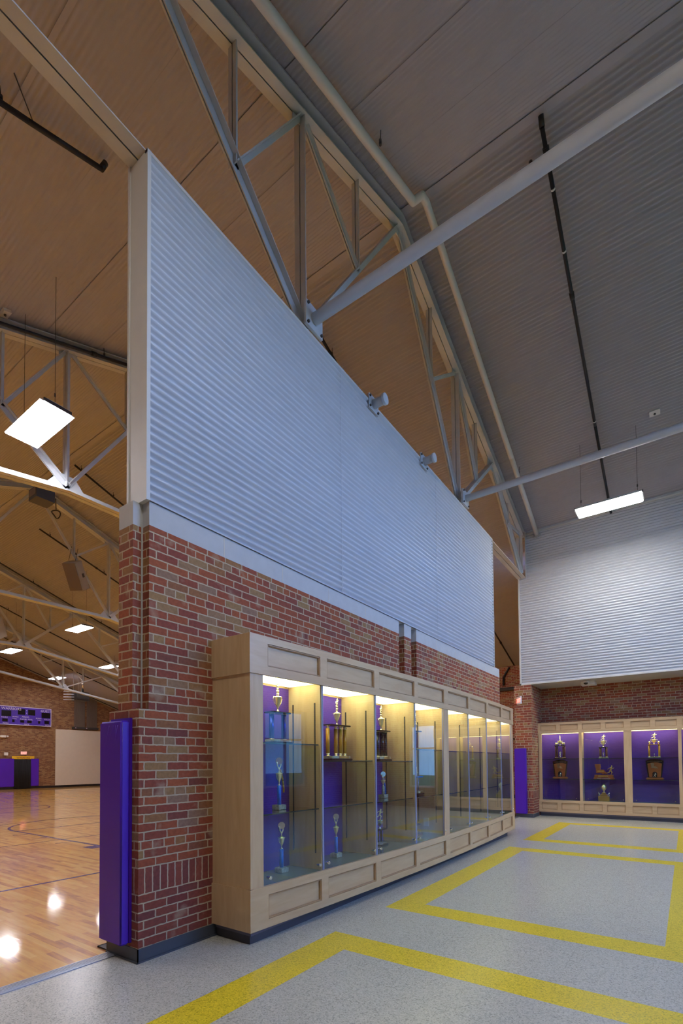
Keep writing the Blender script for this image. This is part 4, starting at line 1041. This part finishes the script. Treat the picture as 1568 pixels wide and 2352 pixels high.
trophy('column_trophy', -2.83, YF, 1.557, 'two column trophy on the top shelf of the far left bay', 'columns', along='x', base_h=.03, col_h=.32, half=.12, cols=(-.115, -.075, .075, .115), r=.019, col_m='browncol', balls=(-.1, -.06, .06, .1), cup_h=.12, cup_r=.05, fig_h=.13, inner=.18, block_m='browncol')
trophy('column_trophy', -1.78, YF, 1.557, 'two column trophy on the top shelf of the second far bay', 'columns', along='x', base_h=.035, col_h=.24, half=.09, cols=(-.07, .07), r=.028, col_m='browncol', cup_h=.17, cup_r=.055, fig_h=.15, pose='run', inner=.12, block_m='marble', base_m='marble')
trophy('column_trophy', -0.66, YF, 1.557, 'two column trophy with gold globes on the top shelf of the third far bay', 'columns', along='x', base_h=.03, col_h=.29, half=.11, cols=(-.105, .105), r=.022, col_m='goldcol', balls=(-.095, .095), cup_h=.12, cup_r=.05, fig_h=.16, pose='run', inner=.08, block_m='marble', base_m='marble', deck_m='goldcol')
trophy('state_plaque', -2.84, YF, 1.012, 'wooden plaque with a silver state emblem in the far left bay', 'plaque')
trophy('state_plaque', -0.66, YF, 1.012, 'wooden plaque with a silver state emblem in the third far bay', 'plaque')
trophy('state_trophy', -1.78, YF, 1.012, 'wooden state shaped trophy with a brass runner in the second far bay', 'state')
trophy('ball_trophy', -1.79, YF, 0.446, 'golden ball trophy on the floor of the second far bay', 'ball')

# ------------------------------------------------------------------ pads, signs, small things in the lobby
def pad(name, x0, x1, y0, y1, z0, z1, label, puff=0.012):
    root = empty(name, ((x0+x1)/2, (y0+y1)/2, z0)); tag(root, label, 'wall pad')
    mb = MB(); mb.box(x0, x1, y0, y1, z0, z1); bmesh.ops.bevel(mb.bm, geom=mb.bm.edges[:], offset=puff, segments=4, affect='EDGES')
    o = shift(mb.build('vinyl_cover', M['purplepad'], root), root)
    for p in o.data.polygons: p.use_smooth = True
    o.data.polygons.foreach_set('use_smooth', [len(p.vertices) == 4 and p.area < 0.02 for p in o.data.polygons])
    return root
r_ = pad('wall_pad', -3.80, -3.492, 2.055, 2.128, 0.135, 1.835, 'tall purple vinyl pad on the end of the near brick wall')
mb = MB(); mb.box(-3.765, -3.50, 2.129, 2.151, 0.14, 1.86); shift(mb.build('backing_board', M['purplepad'], r_), r_)
mb = MB()
for k, (u, w0) in enumerate(((-3.60, .05), (-3.57, -.03), (-3.54, .04), (-3.66, .06))): mb.tube((u, 2.056, 1.80), (u-w0-.03, 2.0565, 1.64-.03*k), 0.0035, .001, 6)
shift(mb.build('cover_fold', M['purplepad'], r_), r_)
pad('wall_pad', -3.93, -3.845, 2.35, 3.0, 0.135, 1.835, 'purple vinyl pad on the gym side of the near brick wall')
r_ = pad('wall_pad', -3.80, -3.495, 13.44, 13.51, 0.10, 1.84, 'tall purple vinyl pad on the far brick pier')
mb = MB(); mb.box(-3.795, -3.50, 13.511, 13.529, 0.12, 1.83); shift(mb.build('backing_board', M['purplepad'], r_), r_)
mb = MB(); mb.box(-3.98, -3.845, 2.155, 2.235, 0.0, 0.012); mb.box(-3.99, -3.985, 2.15, 2.24, 0, 0.014)
tag(mb.build('floor_plate', M['black']), 'small black floor plate beside the near pier on the wood floor', 'floor plate')
root = empty('exit_sign', (-3.66, 13.47, 3.13)); tag(root, 'white exit sign with red letters on the far brick pier', 'exit sign')
ax = Vector((0.62, -0.78, 0)).normalized(); nn = Vector((-0.78, -0.62, 0))
mb = MB(); mb.obox((0, 0, 0), ax, -nn, (0, 0, 1), -0.14, 0.14, -0.02, 0.02, -0.1, 0.1); mb.build('housing', M['white'], root)
font('letters', 'EXIT', 0.15, M['redletter'], root, tuple(Vector((-3.66, 13.47, 3.13))+nn*0.022-Vector((0, 0, .055))), tuple(ax), (0, 0, 1), .002, 'CENTER')
mb = MB(); mb.box(-0.02, 0.02, 0.0, 0.06, -0.02, 0.02); mb.build('bracket', M['white'], root)
root = empty('dome_camera', (-2.03, 13.8, 3.54)); tag(root, 'small white dome security camera under the far soffit', 'security camera')
mb = MB(); mb.box(-0.17, 0.17, 0.05, 0.30, -0.10, 0.004); bmesh.ops.bevel(mb.bm, geom=mb.bm.edges[:], offset=.008, segments=2, affect='EDGES'); mb.build('mounting_box', M['white'], root)
mb = MB(); mb.lathe((-0.04, 0.0, 0), [(.065, .003), (.066, -.04), (.05, -.05)], 20); mb.build('collar', M['white'], root)
mb = MB(); mb.lathe((-0.04, 0.0, 0), [(.052, -.045), (.047, -.068), (.03, -.088), (.004, -.096)], 20); mb.build('dome', M['blackpanel'], root)
for k, (dx, lb) in enumerate(((0.0, 'grey conduit curving up the far pier edge, outer one'), (0.05, 'grey conduit curving up the far pier edge, inner one'))):
    mb = MB(); xx = -3.93+dx; rr = .14-k*.045
    pts = [(xx, 13.60, 0.3), (xx, 13.60, 2.0)]+[(xx, 13.60+rr*(1-math.cos(t)), 2.0+rr*math.sin(t)) for t in (.4, .8, 1.2, 1.57)]+[(xx, 14.6, 2.0+rr)]
    mb.path(pts, .011, 8); tag(mb.build('conduit', M['dark']), lb, 'conduit')
mb = MB(); mb.box(-3.865, -3.802, 13.57, 13.66, 1.22, 1.35); tag(mb.build('pull_station', M['redcol']), 'small red alarm box on the conduit beside the far pad', 'alarm box')
mb = MB(); mb.box(-3.96, -3.83, 13.44, 13.75, 0.0, 0.10); bmesh.ops.bevel(mb.bm, geom=mb.bm.edges[:], offset=.03, segments=3, affect='EDGES'); tag(mb.build('floor_bumper', M['orange']), 'orange block on the floor beside the far purple pad', 'bumper')
mb = MB(); mb.tube((-3.452, 11.06, 2.4), (-3.452, 11.06, 3.46), 0.03, n=12); mb.tube((-3.452, 11.06, 0), (-3.452, 11.06, 2.42), 0.03, n=12)
tag(mb.build('downpipe', M['black']), 'black vertical pipe at the far end of the dividing wall', 'pipe')
mb = MB(); mb.path([(-5.85, YN-0.05, 5.35), (-5.98, YN-0.05, 5.15), (-6.1, YN-0.05, 4.95), (-6.1, YN-0.05, 4.62)], .04, 10)
tag(mb.build('drop_pipe', M['black']), 'bent black pipe dropping down the dark gym side wall', 'pipe')
mb = MB(); mb.tube((-6.4, YN-0.08, 4.45), (-4.2, YN-0.08, 4.45), .07, n=12); tag(mb.build('heating_pipe', M['dark']), 'dark horizontal pipe high on the gym side wall', 'pipe')

# ------------------------------------------------------------------ gym end wall furniture
XF = XE+0.02
root = empty('scoreboard', (XF, 13.4, 4.0)); tag(root, 'purple basketball scoreboard reading WARRIORS and GUEST on the end wall', 'scoreboard')
y0, y1, z0, z1 = 12.0, 15.3, 4.03, 5.2
P_ = lambda mb, nm, m, r=root: shift(mb.build(nm, m, r), r)
mb = MB(); mb.box(XF, XF+.14, y0, y1, z0, z1); P_(mb, 'cabinet', M['scorepurple'])
mb = MB(); t = .035
for a in ((y0, y1, z0, z0+t), (y0, y1, z1-t, z1), (y1-t, y1, z0, z1), (y0, y0+t, z0, z1)): mb.box(XF+.14, XF+.15, a[0], a[1], a[2], a[3])
P_(mb, 'frame', M['lettering'])
for a, b, c_, d in ((12.42, 12.95, 4.56, 4.92), (14.70, 15.24, 4.58, 4.92), (13.32, 13.74, 4.70, 5.06), (13.90, 14.32, 4.70, 5.06), (12.46, 12.76, 4.22, 4.40), (13.46, 13.68, 4.20, 4.36), (13.86, 14.12, 4.20, 4.36), (14.88, 15.16, 4.20, 4.40), (13.0, 13.14, 4.2, 4.38), (14.5, 14.62, 4.2, 4.36)):
    mb = MB(); mb.box(XF+.14, XF+.145, a, b, c_, d); P_(mb, 'digit_window', M['blackpanel'])
ylab = [('WARRIORS', .22, 12.40, 4.97), ('GUEST', .21, 14.64, 4.96), ('FOULS', .12, 12.40, 4.45), ('BONUS', .10, 13.02, 4.52), ('PERIOD', .12, 13.55, 4.53), ('BONUS', .10, 14.36, 4.50), ('FOULS', .12, 14.86, 4.45),
        ('T.O.L.', .10, 13.02, 4.40), ('PLAYER  FOUL', .115, 13.44, 4.38), ('T.O.L.', .10, 14.45, 4.38), ('WON', .12, 12.48, 4.08), ('GAME', .12, 13.66, 4.07), ('WON', .12, 14.92, 4.08)]
for tx, sz, yy, zz in ylab: font('lettering', tx, sz, M['lettering'], root, (XF+.152, yy, zz), (0, 1, 0), (0, 0, 1), .003)
mb = MB()
for zz in (4.80, 4.96): mb.box(XF+.14, XF+.15, 13.80, 13.84, zz, zz+.04)
P_(mb, 'colon_dots', M['lettering'])
mb = MB(); mb.box(XF, XF+.03, 15.64, 18.9, .14, 3.9); tag(mb.build('white_board', M['whitewall']), 'large blank cream panel on the brick end wall of the gym', 'wall panel')
root = empty('wall_rack', (XF, 17.6, 4.0)); tag(root, 'grey rack of vertical rods above the blank cream panel', 'rack')
mb = MB(); mb.box(XF, XF+.12, 16.7, 18.5, 3.97, 4.12); P_(mb, 'bottom_beam', M['dark'], root)
mb = MB()
for k in range(26):
    yy = 16.85+k*.062
    if 11 < k < 14: continue
    mb.box(XF+.02, XF+.07, yy-.02, yy+.02, 4.12, 6.25)
P_(mb, 'vertical_rods', M['louver'], root)
mb = MB()
for yy in (16.9, 17.65): mb.tube((XF+.12, yy, 4.05), (XF+.14, yy, 4.05), .04, n=12)
P_(mb, 'fixing_disc', M['lettering'], root)
for a, b, lb in ((10.0, 13.17, 'wide run of purple wall padding left of the black doorway curtain'), (14.14, 14.6, 'narrow purple wall pad right of the black doorway curtain')):
    mb = MB(); mb.box(XF, XF+.09, a, b, .16, 1.92); bmesh.ops.bevel(mb.bm, geom=mb.bm.edges[:], offset=.02, segments=2, affect='EDGES'); tag(mb.build('wall_pad', M['purplepad']), lb, 'wall pad')
mb = MB()
for k in range(14): mb.tube((XF+.03, 13.2+k*.07, 0.02), (XF+.03, 13.2+k*.07, 1.88), .038, n=8)
tag(mb.build('doorway_curtain', M['curtain']), 'black pleated curtain filling the doorway in the end wall', 'curtain')
root = empty('exit_sign', (XF+.03, 13.72, 2.28)); tag(root, 'exit sign with red letters above the curtained doorway', 'exit sign')
mb = MB(); mb.box(-.03, .03, -.17, .17, -.1, .1); mb.build('housing', M['white'], root)
font('letters', 'EXIT', .17, M['redletter'], root, (XF+.063, 13.72, 2.22), (0, 1, 0), (0, 0, 1), .002, 'CENTER')
root = empty('wall_banner', (XF+.02, 13.7, 1.93)); tag(root, 'yellow banner reading WARRIORS above the curtained doorway', 'banner')
mb = MB(); mb.box(-.01, .01, -.64, .64, -.03, .15); mb.build('cloth', M['yellowsign'], root)
font('lettering', 'WARRIORS', .15, M['ink'], root, (XF+.033, 13.7, 1.92), (0, 1, 0), (0, 0, 1), .002, 'CENTER')
mb = MB(); mb.box(XF, XF+.1, 12.62, 12.82, 2.12, 2.3); tag(mb.build('wall_speaker', M['white']), 'small pale square speaker left of the exit sign on the end wall', 'speaker')
root = empty('emergency_light', (XF+.05, 12.6, 3.3)); tag(root, 'white twin head emergency light below the scoreboard', 'emergency light')
mb = MB(); mb.box(-.05, .05, -.16, .1, -.07, .06); mb.build('housing', M['white'], root); mb = MB(); mb.tube((.02, .16, 0), (.1, .18, 0), .05, n=12); mb.tube((.02, -.2, 0), (.1, -.22, 0), .05, n=12); mb.build('lamp_head', M['white'], root)

# hanging equipment
root = empty('loudspeaker', (-16.0, 7.85, 7.62)); tag(root, 'large tan loudspeaker hung tilted from the second gym truss', 'loudspeaker')
import mathutils
rot = mathutils.Euler((0.55, 0.0, 0.55)).to_matrix()
def rb(x0, x1, y0, y1, z0, z1, nm, m, bev=.0):
    mb = MB(); mb.box(x0, x1, y0, y1, z0, z1)
    if bev: bmesh.ops.bevel(mb.bm, geom=mb.bm.edges[:], offset=bev, segments=2, affect='EDGES')
    mb.bm.transform(rot.to_4x4()); return mb.build(nm, m, root)
M['tanbox'] = mat('tan_speaker_paint', srgb(164, 160, 152), rough=.6); M['grille'] = mat('grey_grille', srgb(120, 108, 96), rough=.8)
rb(-.22, .22, -.22, .2, -.44, .44, 'cabinet', M['tanbox'], .02); rb(-.2, .2, -.245, -.22, -.42, .42, 'grille', M['grille']); rb(.22, .235, -.03, .07, -.06, .06, 'handle', M['dark'])
mb = MB(); a = rot @ Vector((0, 0, .44)); mb.tube(a+Vector((0, -.1, 0)), (-.1, -.1, .95), .008, n=6); mb.tube(a+Vector((0, .1, 0)), (-.1, .1, .95), .008, n=6); mb.build('hanging_chain', M['dark'], root)
root = empty('hanging_speaker', (-21.9, 7.7, 6.9)); tag(root, 'tan loudspeaker partly out of frame at the left edge', 'loudspeaker')
rot = mathutils.Euler((0.5, 0.1, 0.5)).to_matrix(); rb(-.22, .22, -.22, .2, -.4, .4, 'cabinet', M['tanbox'], .02); rb(-.2, .2, -.245, -.22, -.38, .38, 'grille', M['grille'])
mb = MB(); mb.tube((0, 0, .3), (0, 0, 1.3), .01, n=6); mb.build('hanging_chain', M['dark'], root)
root = empty('horn_box', (-10.4, 4.42, 6.87)); tag(root, 'grey equipment box under the near gym truss', 'equipment box')
mb = MB(); mb.box(-.17, .17, -.17, .17, -.12, .10); mb.build('cabinet', M['dark'], root); mb = MB(); mb.box(-.14, .14, -.175, -.17, -.06, .08); mb.build('screen', M['louver'], root)
mb = MB(); mb.tube((0, 0, .1), (0.6, 0, .3), .02, n=8); mb.build('bracket', M['dark'], root)
root = empty('cable_coil', (-10.6, 4.78, 6.72)); tag(root, 'small coil of black cable below the near gym truss', 'cable')
mb = MB()
for k in range(20):
    t0, t1 = 2*math.pi*k/20, 2*math.pi*(k+1)/20; mb.tube((.04*math.sin(t0*2), 0.08*math.cos(t0), .08*math.sin(t0)), (.04*math.sin(t1*2), .08*math.cos(t1), .08*math.sin(t1)), .012, n=6)
mb.tube((0, 0, .08), (0.2, -.1, .22), .010, n=6); mb.build('cable_loop', M['black'], root)
# raised basketball goal seen edge-on near the end of the gym
root = empty('raised_hoist', (-29.6, 14.2, 5.55)); tag(root, 'raised goal frame with pale tubes hanging below the farthest truss', 'goal frame')
mb = MB()
for z in (-.24, -.08, .08, .24): mb.tube((0, -.35, z), (0, .25, z+.05), .03, n=8)
mb.build('pale_tubes', M['bluewhite'], root)
mb = MB(); mb.box(-.3, .3, .25, 1.0, -.22, .28); mb.build('dark_frame', M['dark'], root)
mb = MB()
for yy in (-.3, .22, .5): mb.tube((0, yy, .25), (0, yy, 1.75), .015, n=6)
mb.build('suspension_rod', M['steel'], root)
mb = MB(); mb.tube((0, .75, .28), (0, .78, 1.45), .07, n=12); mb.build('chrome_sleeve', M['silver'], root)
